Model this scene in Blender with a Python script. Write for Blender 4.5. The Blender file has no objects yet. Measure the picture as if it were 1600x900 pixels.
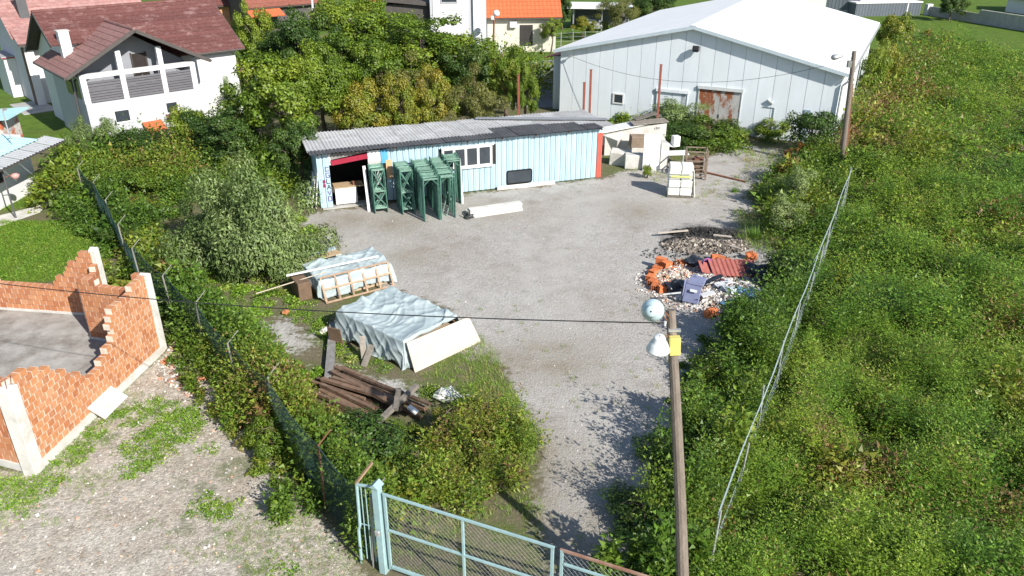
import bpy, math, random
import numpy as np
from mathutils import Vector, Matrix
from math import sin, cos, pi, radians, atan2, hypot

random.seed(7)
RNG = np.random.default_rng(11)
scene = bpy.context.scene
COL = scene.collection

# ------------------------------------------------------------------ camera, sky, sun, exposure
CAM_H, FOC, PITCH = 13.5, 1226.0, radians(26.2)
cam_data = bpy.data.cameras.new('camera')
cam_data.sensor_width = 36.0
cam_data.lens = 36.0 * FOC / 1600.0
cam_data.clip_start = 0.1
cam_data.clip_end = 3000.0
cam = bpy.data.objects.new('camera', cam_data)
COL.objects.link(cam)
cam.location = (0, 0, CAM_H)
cam.rotation_euler = (pi / 2 - PITCH, 0, 0)
scene.camera = cam

SUN_EL, SUN_AZ = radians(34.0), radians(138.5)      # azimuth clockwise from +Y
sx, sy, sz = sin(SUN_AZ) * cos(SUN_EL), cos(SUN_AZ) * cos(SUN_EL), sin(SUN_EL)
world = bpy.data.worlds.new('World')
scene.world = world
world.use_nodes = True
wn = world.node_tree
sky = wn.nodes.new('ShaderNodeTexSky')
sky.sky_type = 'NISHITA'
sky.sun_disc = False
sky.sun_elevation = SUN_EL
sky.sun_rotation = SUN_AZ
sky.altitude = 300
sky.air_density = 1.0
sky.dust_density = 0.8
bg = wn.nodes['Background']
bg.inputs['Strength'].default_value = 0.10
wn.links.new(sky.outputs['Color'], bg.inputs['Color'])
sun_data = bpy.data.lights.new('sun', 'SUN')
sun_data.energy = 5.0
sun_data.angle = radians(0.53)
sun_data.color = (1.0, 0.955, 0.88)
sun = bpy.data.objects.new('sun', sun_data)
COL.objects.link(sun)
sun.rotation_euler = Vector((-sx, -sy, -sz)).to_track_quat('-Z', 'Y').to_euler()
sun.location = (20, -20, 30)
vs = scene.view_settings
vs.view_transform = 'Standard'
vs.look = 'None'
vs.exposure = 0.55
vs.gamma = 1.0
vs.use_curve_mapping = False
scene.cycles.max_bounces = 6
scene.cycles.diffuse_bounces = 3
scene.cycles.glossy_bounces = 2
scene.cycles.transmission_bounces = 4
scene.cycles.transparent_max_bounces = 6

# ------------------------------------------------------------------ survey helpers: photograph pixel -> place on the ground
F_ = np.array([0, cos(PITCH), -sin(PITCH)]); U_ = np.array([0, sin(PITCH), cos(PITCH)]); R_ = np.array([1.0, 0, 0])
C_ = np.array([0, 0, CAM_H])
def ray(x, y): return F_ + R_ * (x - 800) / FOC - U_ * (y - 450) / FOC
def G(x, y, z=0.0):
    d = ray(x, y); return Vector(C_ + d * ((z - CAM_H) / d[2]))
def at(x, y, Y):
    d = ray(x, y); return Vector(C_ + d * (Y / d[1]))
def poly(px, z=0.0): return np.array([[*G(a, b, z)[:2]] for a, b in px])
def inside(P, pg):
    x, y = P[:, 0], P[:, 1]; r = np.zeros(len(P), bool); n = len(pg)
    for i in range(n):
        x0, y0 = pg[i]; x1, y1 = pg[(i + 1) % n]
        if y0 == y1: continue
        c = ((y0 > y) != (y1 > y)) & (x < (x1 - x0) * (y - y0) / (y1 - y0) + x0)
        r ^= c
    return r
def edge_dist(P, pg):
    d = np.full(len(P), 1e9); n = len(pg)
    for i in range(n):
        a = pg[i]; b = pg[(i + 1) % n]; ab = b - a
        t = np.clip(((P - a) @ ab) / max(ab @ ab, 1e-9), 0, 1)
        d = np.minimum(d, np.linalg.norm(P - a - t[:, None] * ab, axis=1))
    return d
def soft(P, pg, w=0.6):
    s = np.where(inside(P, pg), 1, -1) * edge_dist(P, pg)
    return np.clip(0.5 + s / (2 * w), 0, 1)

# ------------------------------------------------------------------ materials
MATS = {}
def nodes_of(m):
    m.use_nodes = True
    return m.node_tree, m.node_tree.nodes['Principled BSDF']
def mat(name, col, rough=0.8, var=0.18, scale=3.0, bump=0.0, bscale=30.0, metal=0.0, spec=0.3, dirt=None, dscale=1.3, damt=0.5, objvar=0.0, objcols=None, stretch=(1, 1, 1), dlo=0.45, dw=0.25):
    """Principled material whose colour wanders with noise, with optional stains and bump; objvar shifts brightness per piece."""
    if name in MATS: return MATS[name]
    m = bpy.data.materials.new(name); MATS[name] = m
    t, b = nodes_of(m); N = t.nodes.new; L = t.links.new
    b.inputs['Roughness'].default_value = rough
    b.inputs['Metallic'].default_value = metal
    b.inputs['Specular IOR Level'].default_value = spec
    tc = N('ShaderNodeTexCoord'); oi = N('ShaderNodeObjectInfo')
    vm = N('ShaderNodeVectorMath'); vm.operation = 'MULTIPLY_ADD'
    cb = N('ShaderNodeCombineXYZ')
    mul = N('ShaderNodeMath'); mul.operation = 'MULTIPLY'; mul.inputs[1].default_value = 37.0
    L(oi.outputs['Random'], mul.inputs[0]); L(mul.outputs[0], cb.inputs[0]); L(mul.outputs[0], cb.inputs[1])
    L(tc.outputs['Object'], vm.inputs[0]); vm.inputs[1].default_value = stretch; L(cb.outputs[0], vm.inputs[2])
    n1 = N('ShaderNodeTexNoise'); n1.inputs['Scale'].default_value = scale; n1.inputs['Detail'].default_value = 5; n1.inputs['Roughness'].default_value = 0.65
    L(vm.outputs[0], n1.inputs['Vector'])
    mr = N('ShaderNodeMapRange'); mr.inputs['From Min'].default_value = 0.3; mr.inputs['From Max'].default_value = 0.7
    mr.inputs['To Min'].default_value = 1 - var; mr.inputs['To Max'].default_value = 1 + var
    L(n1.outputs['Fac'], mr.inputs['Value'])
    fac = mr.outputs['Result']
    if objvar:
        mo = N('ShaderNodeMapRange'); mo.inputs['To Min'].default_value = 1 - objvar; mo.inputs['To Max'].default_value = 1 + objvar
        L(oi.outputs['Random'], mo.inputs['Value'])
        mm = N('ShaderNodeMath'); mm.operation = 'MULTIPLY'; L(fac, mm.inputs[0]); L(mo.outputs['Result'], mm.inputs[1]); fac = mm.outputs[0]
    base = None
    if objcols:
        cr = N('ShaderNodeValToRGB'); cr.color_ramp.interpolation = 'LINEAR'
        els = cr.color_ramp.elements
        while len(els) < len(objcols): els.new(0.5)
        for i, c in enumerate(objcols): els[i].position = i / (len(objcols) - 1); els[i].color = (*c, 1)
        L(oi.outputs['Random'], cr.inputs['Fac']); base = cr.outputs['Color']
    hs = N('ShaderNodeVectorMath'); hs.operation = 'SCALE'
    if base: L(base, hs.inputs[0])
    else: hs.inputs[0].default_value = col
    L(fac, hs.inputs['Scale'])
    out = hs.outputs[0]
    if dirt:
        n2 = N('ShaderNodeTexNoise'); n2.inputs['Scale'].default_value = dscale; n2.inputs['Detail'].default_value = 8; n2.inputs['Roughness'].default_value = 0.7
        L(vm.outputs[0], n2.inputs['Vector'])
        r2 = N('ShaderNodeMapRange'); r2.inputs['From Min'].default_value = dlo; r2.inputs['From Max'].default_value = dlo + dw
        r2.inputs['To Max'].default_value = damt
        L(n2.outputs['Fac'], r2.inputs['Value'])
        mx = N('ShaderNodeMix'); mx.data_type = 'RGBA'
        L(r2.outputs['Result'], mx.inputs['Factor']); L(out, mx.inputs[6]); mx.inputs[7].default_value = (*dirt, 1)
        out = mx.outputs[2]
    L(out, b.inputs['Base Color'])
    if bump:
        n3 = N('ShaderNodeTexNoise'); n3.inputs['Scale'].default_value = bscale; n3.inputs['Detail'].default_value = 4
        L(tc.outputs['Object'], n3.inputs['Vector'])
        bp = N('ShaderNodeBump'); bp.inputs['Strength'].default_value = bump; bp.inputs['Distance'].default_value = 0.02
        L(n3.outputs['Fac'], bp.inputs['Height']); L(bp.outputs['Normal'], b.inputs['Normal'])
    return m

def leafmat(name, stops, trans=0.30, rough=0.48, obj=0.35):
    """Leaf colour from a per-leaf tint, a per-clump hue and a per-plant random number."""
    if name in MATS: return MATS[name]
    m = bpy.data.materials.new(name); MATS[name] = m
    t, b = nodes_of(m); N = t.nodes.new; L = t.links.new
    b.inputs['Roughness'].default_value = rough
    b.inputs['Specular IOR Level'].default_value = 0.38
    at_ = N('ShaderNodeAttribute'); at_.attribute_name = 'tint'
    ah = N('ShaderNodeAttribute'); ah.attribute_name = 'hue'
    oi = N('ShaderNodeObjectInfo')
    ma = N('ShaderNodeMath'); ma.operation = 'MULTIPLY_ADD'; ma.inputs[1].default_value = obj; L(oi.outputs['Random'], ma.inputs[0])
    mh = N('ShaderNodeMath'); mh.operation = 'MULTIPLY'; mh.inputs[1].default_value = 1 - obj; L(ah.outputs['Fac'], mh.inputs[0]); L(mh.outputs[0], ma.inputs[2])
    cr = N('ShaderNodeValToRGB'); els = cr.color_ramp.elements
    while len(els) < len(stops): els.new(0.5)
    for e, (p, c) in zip(els, stops): e.position = p; e.color = (*c, 1)
    L(ma.outputs[0], cr.inputs['Fac'])
    mr = N('ShaderNodeMapRange'); mr.inputs['To Min'].default_value = 0.55; mr.inputs['To Max'].default_value = 1.6; L(at_.outputs['Fac'], mr.inputs['Value'])
    sc = N('ShaderNodeVectorMath'); sc.operation = 'SCALE'; L(cr.outputs['Color'], sc.inputs[0]); L(mr.outputs['Result'], sc.inputs['Scale'])
    L(sc.outputs[0], b.inputs['Base Color'])
    tr = N('ShaderNodeBsdfTranslucent')
    s2 = N('ShaderNodeVectorMath'); s2.operation = 'MULTIPLY'; L(sc.outputs[0], s2.inputs[0]); s2.inputs[1].default_value = (1.35, 1.3, 0.6); L(s2.outputs[0], tr.inputs['Color'])
    mx = N('ShaderNodeMixShader'); mx.inputs['Fac'].default_value = trans
    L(b.outputs[0], mx.inputs[1]); L(tr.outputs[0], mx.inputs[2])
    L(mx.outputs[0], t.nodes['Material Output'].inputs['Surface'])
    return m

GREEN = leafmat('leaf_green', [(0, (.055, .110, .014)), (.45, (.110, .180, .018)), (.8, (.180, .240, .024)), (1, (.245, .290, .036))])
DARKG = leafmat('leaf_dark', [(0, (.030, .066, .014)), (.5, (.056, .108, .020)), (1, (.110, .165, .028))])
OLIVE = leafmat('leaf_olive', [(0, (.095, .115, .030)), (.5, (.150, .160, .040)), (1, (.205, .195, .055))])
GOLD = leafmat('leaf_gold', [(0, (.115, .185, .020)), (.4, (.180, .225, .026)), (.75, (.245, .240, .030)), (1, (.290, .215, .036))], obj=.15)
WILLOW = leafmat('leaf_willow', [(0, (.100, .160, .046)), (.5, (.165, .230, .076)), (1, (.245, .300, .115))])
LIME = leafmat('leaf_lime', [(0, (.100, .170, .016)), (.5, (.160, .230, .022)), (1, (.245, .285, .034))])
WEED = leafmat('leaf_weed', [(0, (.055, .135, .019)), (.3, (.112, .215, .023)), (.6, (.182, .280, .029)), (.84, (.265, .325, .041)), (.96, (.290, .260, .070)), (1, (.200, .135, .065))], obj=0.0)
BRAMBLE = leafmat('leaf_bramble', [(0, (.046, .105, .016)), (.4, (.092, .170, .020)), (.7, (.155, .220, .026)), (.9, (.240, .250, .036)), (1, (.195, .120, .050))], obj=0.0)
GRASSM = leafmat('grass_blade', [(0, (.100, .205, .020)), (.5, (.155, .275, .026)), (.85, (.225, .295, .042)), (1, (.310, .270, .125))], obj=0.0, trans=0.25)
BARK = mat('bark', (.13, .10, .075), .9, .3, 6, .5, 25)

# ------------------------------------------------------------------ object helpers
def link(o): COL.objects.link(o); return o
def tag(o, label, cat, group=None, kind=None):
    o['label'] = label; o['category'] = cat
    if group: o['group'] = group
    o['kind'] = kind or 'thing'
    return o
def thing(name, label, cat, loc=(0, 0, 0), yaw=0.0, group=None):
    o = bpy.data.objects.new(name, None); link(o); o.empty_display_size = 0.2
    o.location = loc; o.rotation_euler = (0, 0, yaw)
    return tag(o, label, cat, group)
def copy_tree(o, parent=None):
    c = o.copy(); link(c); c.parent = parent
    for ch in list(o.children): copy_tree(ch, c)
    return c

class MB:
    def __init__(s): s.v = []; s.f = []
    def add(s, vs, fs):
        k = len(s.v); s.v += [tuple(p) for p in vs]; s.f += [tuple(i + k for i in f) for f in fs]; return s
    def box(s, c, d, R=None):
        x, y, z = d[0] / 2, d[1] / 2, d[2] / 2
        vs = [Vector(p) for p in ((-x, -y, -z), (x, -y, -z), (x, y, -z), (-x, y, -z), (-x, -y, z), (x, -y, z), (x, y, z), (-x, y, z))]
        if R is not None: vs = [R @ p for p in vs]
        c = Vector(c); vs = [p + c for p in vs]
        return s.add(vs, [(3, 2, 1, 0), (4, 5, 6, 7), (0, 1, 5, 4), (1, 2, 6, 5), (2, 3, 7, 6), (3, 0, 4, 7)])
    def span(s, x0, x1, y0, y1, z0, z1): return s.box(((x0 + x1) / 2, (y0 + y1) / 2, (z0 + z1) / 2), (abs(x1 - x0), abs(y1 - y0), abs(z1 - z0)))
    def beam(s, p, q, w, h, up=(0, 0, 1)):
        p, q = Vector(p), Vector(q); d = (q - p); L = d.length; d.normalize(); u = Vector(up)
        if abs(d.dot(u)) > 0.98: u = Vector((0, 1, 0))
        a = d.cross(u).normalized(); b = a.cross(d)
        R = Matrix((d, a, b)).transposed()
        return s.box((p + q) / 2, (L, w, h), R)
    def tube(s, p, q, r0, r1=None, n=7, cap=True):
        r1 = r0 if r1 is None else r1
        p, q = Vector(p), Vector(q); d = (q - p).normalized()
        u = Vector((0, 0, 1)) if abs(d.z) < .9 else Vector((1, 0, 0))
        a = d.cross(u).normalized(); b = d.cross(a)
        vs = [p + (a * cos(2 * pi * i / n) + b * sin(2 * pi * i / n)) * r0 for i in range(n)] + [q + (a * cos(2 * pi * i / n) + b * sin(2 * pi * i / n)) * r1 for i in range(n)]
        fs = [(i, (i + 1) % n, n + (i + 1) % n, n + i) for i in range(n)]
        if cap: fs += [tuple(range(n - 1, -1, -1)), tuple(range(n, 2 * n))]
        return s.add(vs, fs)
    def path(s, pts, r, n=5):
        for a, b in zip(pts[:-1], pts[1:]): s.tube(a, b, r, r, n)
        return s
    def prism(s, pts, axis, lo, hi):
        """polygon pts (2-D) extruded along an axis: 'y' -> pts are (x,z), 'x' -> (y,z), 'z' -> (x,y)"""
        n = len(pts)
        def P(a, b, t): return {'y': (a, t, b), 'x': (t, a, b), 'z': (a, b, t)}[axis]
        vs = [P(a, b, lo) for a, b in pts] + [P(a, b, hi) for a, b in pts]
        return s.add(vs, [tuple(range(n - 1, -1, -1)), tuple(range(n, 2 * n))] + [(i, (i + 1) % n, n + (i + 1) % n, n + i) for i in range(n)])
    def lathe(s, prof, c=(0, 0, 0), n=16, R=None):
        c = Vector(c); vs = []; fs = []
        for r, z in prof:
            for i in range(n):
                p = Vector((r * cos(2 * pi * i / n), r * sin(2 * pi * i / n), z)); vs.append((R @ p if R is not None else p) + c)
        for k in range(len(prof) - 1):
            for i in range(n): fs.append((k * n + i, k * n + (i + 1) % n, (k + 1) * n + (i + 1) % n, (k + 1) * n + i))
        return s.add(vs, fs)
    def build(s, name, m, parent=None, smooth=False, bevel=0.0, fix=True):
        me = bpy.data.meshes.new(name); me.from_pydata([tuple(p) for p in s.v], [], s.f); me.update()
        if fix:
            import bmesh
            bm = bmesh.new(); bm.from_mesh(me); bmesh.ops.recalc_face_normals(bm, faces=bm.faces)
            if bevel: bmesh.ops.bevel(bm, geom=[e for e in bm.edges], offset=bevel, segments=1, affect='EDGES')
            bm.to_mesh(me); bm.free()
        me.materials.append(m)
        if smooth: me.polygons.foreach_set('use_smooth', [True] * len(me.polygons))
        o = bpy.data.objects.new(name, me); link(o)
        if parent: o.parent = parent
        return o
def part(name, m, parent, fn, **k):
    b = MB(); fn(b); return b.build(name, m, parent, **k)
def share(o, parent, loc, rot=(0, 0, 0), scale=(1, 1, 1), name=None):
    c = o.copy(); link(c); c.parent = parent; c.location = loc; c.rotation_euler = rot; c.scale = scale
    return c
def struct(o): o['kind'] = 'structure'; return o

def tri_mesh(name, V, tint, hue, m, quads=False):
    """V: (n,3,3) triangles or (n,4,3) kites -> mesh with tint/hue attributes"""
    n, k = V.shape[0], V.shape[1]
    me = bpy.data.meshes.new(name)
    me.vertices.add(n * k); me.vertices.foreach_set('co', V.reshape(-1).astype(np.float32))
    me.loops.add(n * k); me.loops.foreach_set('vertex_index', np.arange(n * k, dtype=np.int32))
    me.polygons.add(n); me.polygons.foreach_set('loop_start', np.arange(0, n * k, k, dtype=np.int32))
    me.polygons.foreach_set('loop_total', np.full(n, k, dtype=np.int32))
    for nm, a in (('tint', tint), ('hue', hue)):
        at_ = me.attributes.new(nm, 'FLOAT', 'POINT'); at_.data.foreach_set('value', np.repeat(a, k).astype(np.float32))
    me.update(calc_edges=True)
    me.materials.append(m)
    return me

def unit(v): return v / np.maximum(np.linalg.norm(v, axis=-1, keepdims=True), 1e-9)
def leaves(P, D, Nrm, L, W, rng, kite=True):
    """leaf cards at P pointing along D with face normal near Nrm"""
    S = unit(np.cross(D, Nrm)); L = L[:, None]; W = W[:, None]
    if kite:
        fold = unit(np.cross(S, D)) * W * 0.25
        return np.stack([P, P + D * L * .45 + S * W * .5 + fold, P + D * L, P + D * L * .45 - S * W * .5 + fold], 1)
    return np.stack([P - S * W * .5, P + S * W * .5, P + D * L], 1)

def crown(name, seed, m, r=(2.2, 2.2, 2.4), nclump=46, nleaf=7000, size=.2, crad=(.16, .30), hollow=.5, lift=.35, narrow=False):
    """crown centred at the origin: leaves gathered in clumps round an uneven ellipsoid"""
    rng = np.random.default_rng(seed)
    d = unit(rng.normal(size=(nclump, 3))); d[:, 2] = np.where(d[:, 2] < -.55, -d[:, 2] * .6, d[:, 2]); d = unit(d)
    lump = 1 + .24 * np.sin(3 * np.arctan2(d[:, 1], d[:, 0]) + seed) + .12 * np.sin(5 * d[:, 2] + seed * 2)
    rad = rng.uniform(hollow, 1.0, nclump) * lump
    cc = d * rad[:, None] * np.array(r)
    R0 = (r[0] + r[1] + r[2]) / 3
    cr = rng.uniform(*crad, nclump) * R0
    w = cr ** 2; k = rng.choice(nclump, nleaf, p=w / w.sum())
    q = unit(rng.normal(size=(nleaf, 3)))
    rr = rng.uniform(.35, 1.0, nleaf) ** .5
    P = cc[k] + q * (cr[k] * rr)[:, None] * np.array([1, 1, .78])
    spr = rng.uniform(0, 1, nleaf) < .07; P = np.where(spr[:, None], P * (1 + rng.uniform(.02, .16, (nleaf, 1))), P)
    out = unit(q * .8 + unit(P) * .5 + np.array([0, 0, lift]))
    nrm = unit(out + rng.normal(size=(nleaf, 3)) * .38)
    D = unit(np.cross(nrm, rng.normal(size=(nleaf, 3)))); D[:, 2] -= .25; D = unit(D)
    L = rng.uniform(.7, 1.3, nleaf) * size; W = L * (rng.uniform(.30, .42, nleaf) if narrow else rng.uniform(.5, .75, nleaf))
    V = leaves(P, D, nrm, L, W, rng)
    hue = np.clip(rng.uniform(.1, .9, nclump)[k] + rng.normal(0, .12, nleaf), 0, 1)
    return tri_mesh(name, V, rng.uniform(0, 1, nleaf), hue, m), cc
def limbs(name, cc, base, h0, r0, seed):
    """tapered trunk from the ground with limbs out to some clumps (crown-centre coordinates)"""
    b = MB(); rng = random.Random(seed); top = Vector((rng.uniform(-.15, .15), rng.uniform(-.15, .15), .4))
    p = Vector((0, 0, base)); n = 5; last = p; lr = r0
    for i in range(1, n + 1):
        q = Vector((0, 0, base)).lerp(top, i / n) + Vector((rng.uniform(-.08, .08), rng.uniform(-.08, .08), 0)); nr = r0 * (1 - .62 * i / n)
        b.tube(last, q, lr, nr, 8); last, lr = q, nr
    for c in cc[::3]:
        s = Vector((0, 0, base)).lerp(top, rng.uniform(.55, 1)); c = Vector(c); mid = s.lerp(c, .5) + Vector((0, 0, .15))
        b.tube(s, mid, r0 * .33, r0 * .2, 5); b.tube(mid, c, r0 * .2, r0 * .06, 5)
    me_o = b.build(name, BARK); me = me_o.data; bpy.data.objects.remove(me_o)
    return me

# ---- templates for the uncountable plants: triangles in a unit plant (height 1)
def tpl_weed(seed, stems=7, per=34, spread=.38, ll=1.0):
    rng = np.random.default_rng(seed); n = stems * per
    si = np.repeat(np.arange(stems), per)
    bx = rng.normal(0, spread * .6, (stems, 2)); lean = rng.normal(0, .16, (stems, 2)); hh = rng.uniform(.6, 1.0, stems)
    t = rng.uniform(.18, 1, n) ** .8
    P = np.empty((n, 3)); P[:, :2] = bx[si] + lean[si] * (t * hh[si])[:, None]; P[:, 2] = t * hh[si]
    a = rng.uniform(0, 2 * pi, n); up = rng.uniform(-.35, .55, n) + (t > .9) * .5
    D = unit(np.stack([np.cos(a), np.sin(a), up], 1)); N_ = unit(np.stack([-np.cos(a) * up, -np.sin(a) * up, np.ones(n)], 1) + rng.normal(0, .35, (n, 3)))
    L = ll * rng.uniform(.6, 1.25, n) * (1.15 - .5 * t)
    V = leaves(P, D, N_, L, L * rng.uniform(.35, .55, n), rng, False)
    return V, rng.uniform(0, 1, n), np.clip((rng.uniform(0, .5, stems))[si] * .5 + (t > .93) * .25, 0, 1)
def tpl_bush(seed, n=260, ll=1.0, rad=.55):
    rng = np.random.default_rng(seed); nc = 14
    d = unit(rng.normal(size=(nc, 3))); d[:, 2] = np.abs(d[:, 2])
    cc = d * rng.uniform(.25, .75, (nc, 1)) * np.array([rad, rad, .7]); cc[:, 2] += .12
    k = rng.integers(0, nc, n); q = unit(rng.normal(size=(n, 3)))
    P = cc[k] + q * rng.uniform(.10, .24, (n, 1))
    P[:, 2] = np.abs(P[:, 2])
    nr = unit(q * .7 + np.array([0, 0, .6]) + rng.normal(0, .4, (n, 3)))
    D = unit(np.cross(nr, rng.normal(size=(n, 3))))
    L = ll * rng.uniform(.6, 1.3, n)
    V = leaves(P, D, nr, L, L * rng.uniform(.55, .8, n), rng, False)
    return V, rng.uniform(0, 1, n), np.clip(rng.uniform(0, .5, nc)[k], 0, 1)
def tpl_tuft(seed, n=26, rad=.5, w=.05):
    rng = np.random.default_rng(seed)
    P = np.zeros((n, 3)); P[:, :2] = rng.normal(0, rad * .5, (n, 2))
    a = rng.uniform(0, 2 * pi, n); e = rng.uniform(.5, 1.6, n)
    D = unit(np.stack([np.cos(a), np.sin(a), e], 1)); N_ = unit(np.stack([-np.cos(a) * e, -np.sin(a) * e, np.ones(n)], 1))
    V = leaves(P, D, N_, rng.uniform(.4, 1, n), np.full(n, w) * rng.uniform(.7, 1.3, n), rng, False)
    return V, rng.uniform(0, 1, n), rng.uniform(0, .4, n)
def bake(P, yaw, sc, hue, idx, tpls, ls=None):
    """place templates at P -> triangles, tint, hue"""
    Vs, Ts, Hs = [], [], []
    for i, (V, t, h) in enumerate(tpls):
        k = np.nonzero(idx == i)[0]
        if not len(k): continue
        c, s = np.cos(yaw[k]), np.sin(yaw[k])
        e = lambda a: a[:, None, None]
        M = V.mean(1, keepdims=True); O = V - M; X = M[None, ..., 0]; Y = M[None, ..., 1]; Z = M[None, ..., 2]; ox = O[None, ..., 0]; oy = O[None, ..., 1]; oz = O[None, ..., 2]
        lf = e(ls[k]) if ls is not None else e(sc[k, 1])
        out = np.stack([(X * e(c) - Y * e(s)) * e(sc[k, 0]) + (ox * e(c) - oy * e(s)) * lf + e(P[k, 0]), (X * e(s) + Y * e(c)) * e(sc[k, 0]) + (ox * e(s) + oy * e(c)) * lf + e(P[k, 1]), Z * e(sc[k, 1]) + oz * lf + e(P[k, 2])], -1)
        Vs.append(out.reshape(-1, 3, 3)); Ts.append(np.tile(t, len(k)))
        Hs.append(np.clip(h[None, :] + hue[k][:, None], 0, 1).reshape(-1))
    if not Vs: return np.zeros((0, 3, 3)), np.zeros(0), np.zeros(0)
    return np.concatenate(Vs), np.concatenate(Ts), np.concatenate(Hs)
_W = np.random.default_rng(5)
_waves = [(_W.uniform(0, 2 * pi), f, _W.uniform(0, 6.28)) for f in (.11, .17, .29, .41, .67, .9, 1.3)]
def field_noise(P, k=0):
    v = np.zeros(len(P))
    for i, (a, f, ph) in enumerate(_waves): v += np.sin((P[:, 0] * cos(a + k) + P[:, 1] * sin(a + k)) * f * 2 + ph * (k + 1) + 1.7 * np.sin((P[:, 0] * sin(a) - P[:, 1] * cos(a)) * f * 1.3 + ph)) / (1 + .5 * i)
    return v / 2.2
def jitter(pg, dens, rng):
    lo, hi = pg.min(0), pg.max(0); st = 1 / math.sqrt(dens)
    gx, gy = np.meshgrid(np.arange(lo[0], hi[0] + st, st), np.arange(lo[1], hi[1] + st, st))
    P = np.stack([gx.ravel(), gy.ravel()], 1) + rng.uniform(-.5, .5, (gx.size, 2)) * st
    return P[inside(P, pg)]
def stuff(name, chunks, m, label, cat):
    V = np.concatenate([c[0] for c in chunks]); t = np.concatenate([c[1] for c in chunks]); h = np.concatenate([c[2] for c in chunks])
    me = tri_mesh(name, V, t, h, m); o = link(bpy.data.objects.new(name, me))
    return tag(o, label, cat, kind='stuff')
# ------------------------------------------------------------------ the ground: one sheet out to the horizon
YARD = poly([(495, 332), (940, 279), (1000, 262), (1090, 250), (1165, 228), (1235, 235), (1215, 262), (1160, 300), (1180, 330), (1185, 360), (1230, 420), (1230, 490), (1130, 530), (1080, 570), (1085, 650), (1050, 760), (1060, 1000), (850, 1000), (860, 870), (835, 790), (850, 690), (810, 615), (780, 572), (735, 560), (690, 480), (600, 450), (560, 410), (500, 388), (468, 350)])
LOT = poly([(-500, 740), (50, 737), (150, 650), (262, 548), (285, 500), (312, 540), (340, 600), (390, 670), (440, 740), (500, 810), (560, 880), (620, 1000), (620, 1300), (-600, 1300)])
BARE = poly([(395, 500), (470, 480), (520, 560), (640, 590), (680, 640), (610, 640), (510, 580), (420, 550)])
APRON = poly([(620, 905), (870, 935), (1010, 985), (1010, 1400), (400, 1400), (560, 930)])
LAWNS = [poly([(-200, 350), (20, 345), (155, 345), (170, 385), (110, 440), (-200, 445)]), poly([(10, 135), (120, 190), (150, 235), (90, 235), (40, 180), (0, 160)]), poly([(355, 135), (430, 120), (420, 175), (350, 185)]), poly([(-100, 310), (60, 300), (70, 318), (-100, 350)])]
ROADS = [poly([(835, 98), (875, 90), (905, 165), (820, 165)])]
xs = np.concatenate([[-1600, -700, -300, -150, -90], np.arange(-62, 74, .45), [95, 160, 320, 700, 1600]])
ys = np.concatenate([[-900, -200, -60, -15, 0], np.arange(6, 62, .45), np.arange(62, 132, 1.0), [145, 180, 260, 420, 800, 1800]])
gx, gy = np.meshgrid(xs, ys); GP = np.stack([gx.ravel(), gy.ravel()], 1)
a_gravel = soft(GP, YARD, .8)
a_gravel = np.maximum(a_gravel, .62 * soft(GP, BARE, .7))
a_lot = np.maximum(soft(GP, LOT, .5), .75 * soft(GP, APRON, .6))
a_lawn = np.zeros(len(GP))
for l in LAWNS: a_lawn = np.maximum(a_lawn, soft(GP, l, .5))
a_lawn = np.maximum(a_lawn, np.clip((GP[:, 1] - 62) / 6, 0, 1))
a_lawn = np.where(GP[:, 0] < -29, 1, a_lawn)
def blob(px, r): c = G(*px); return np.exp(-((GP[:, 0] - c.x) ** 2 + (GP[:, 1] - c.y) ** 2) / (r * r))
a_ash = np.maximum.reduce([.95 * blob((1100, 365), 1.6), .8 * blob((1065, 370), 1.3), .9 * blob((1135, 368), 1.5), .55 * blob((1040, 392), 1.0), .6 * blob((1090, 395), 1.1), .4 * blob((1005, 388), .6), .35 * blob((985, 322), .7), .3 * blob((960, 330), .6)])
a_tan = np.maximum.reduce([.8 * blob((870, 560), 1.6), .7 * blob((620, 350), 1.5), .6 * blob((540, 345), 1.4), .5 * blob((760, 330), 1.4), .6 * blob((700, 300), 1.5), .6 * blob((1000, 330), 1.6), .9 * blob((800, 740), 2.2), .8 * blob((870, 870), 2.2), .8 * blob((760, 570), 1.3), .6 * blob((640, 400), 1.1)])
TRK = [G(a, b) for a, b in ((985, 1000), (955, 860), (930, 740), (905, 640), (880, 540), (850, 440), (850, 380), (920, 320), (1040, 300), (1130, 268))]
a_track = np.zeros(len(GP))
for p_, q_ in zip(TRK[:-1], TRK[1:]):
    a_ = np.array([p_.x, p_.y]); ab = np.array([q_.x, q_.y]) - a_; t_ = np.clip(((GP - a_) @ ab) / (ab @ ab), 0, 1); dd = np.linalg.norm(GP - a_ - t_[:, None] * ab, axis=1); a_track = np.maximum(a_track, np.exp(-((dd - .75) / .42) ** 2))
nx = len(xs); gf = [(j * nx + i, j * nx + i + 1, (j + 1) * nx + i + 1, (j + 1) * nx + i) for j in range(len(ys) - 1) for i in range(nx - 1)]
gme = bpy.data.meshes.new('ground'); gme.from_pydata(np.column_stack([GP, np.zeros(len(GP))]).tolist(), [], gf)
for nm, a in (('gravel', a_gravel), ('lot', a_lot), ('lawn', a_lawn), ('ash', a_ash), ('tan', a_tan), ('track', a_track)):
    t_ = gme.attributes.new(nm, 'FLOAT', 'POINT'); t_.data.foreach_set('value', a.astype(np.float32))
ground = struct(link(bpy.data.objects.new('ground', gme)))
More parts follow.
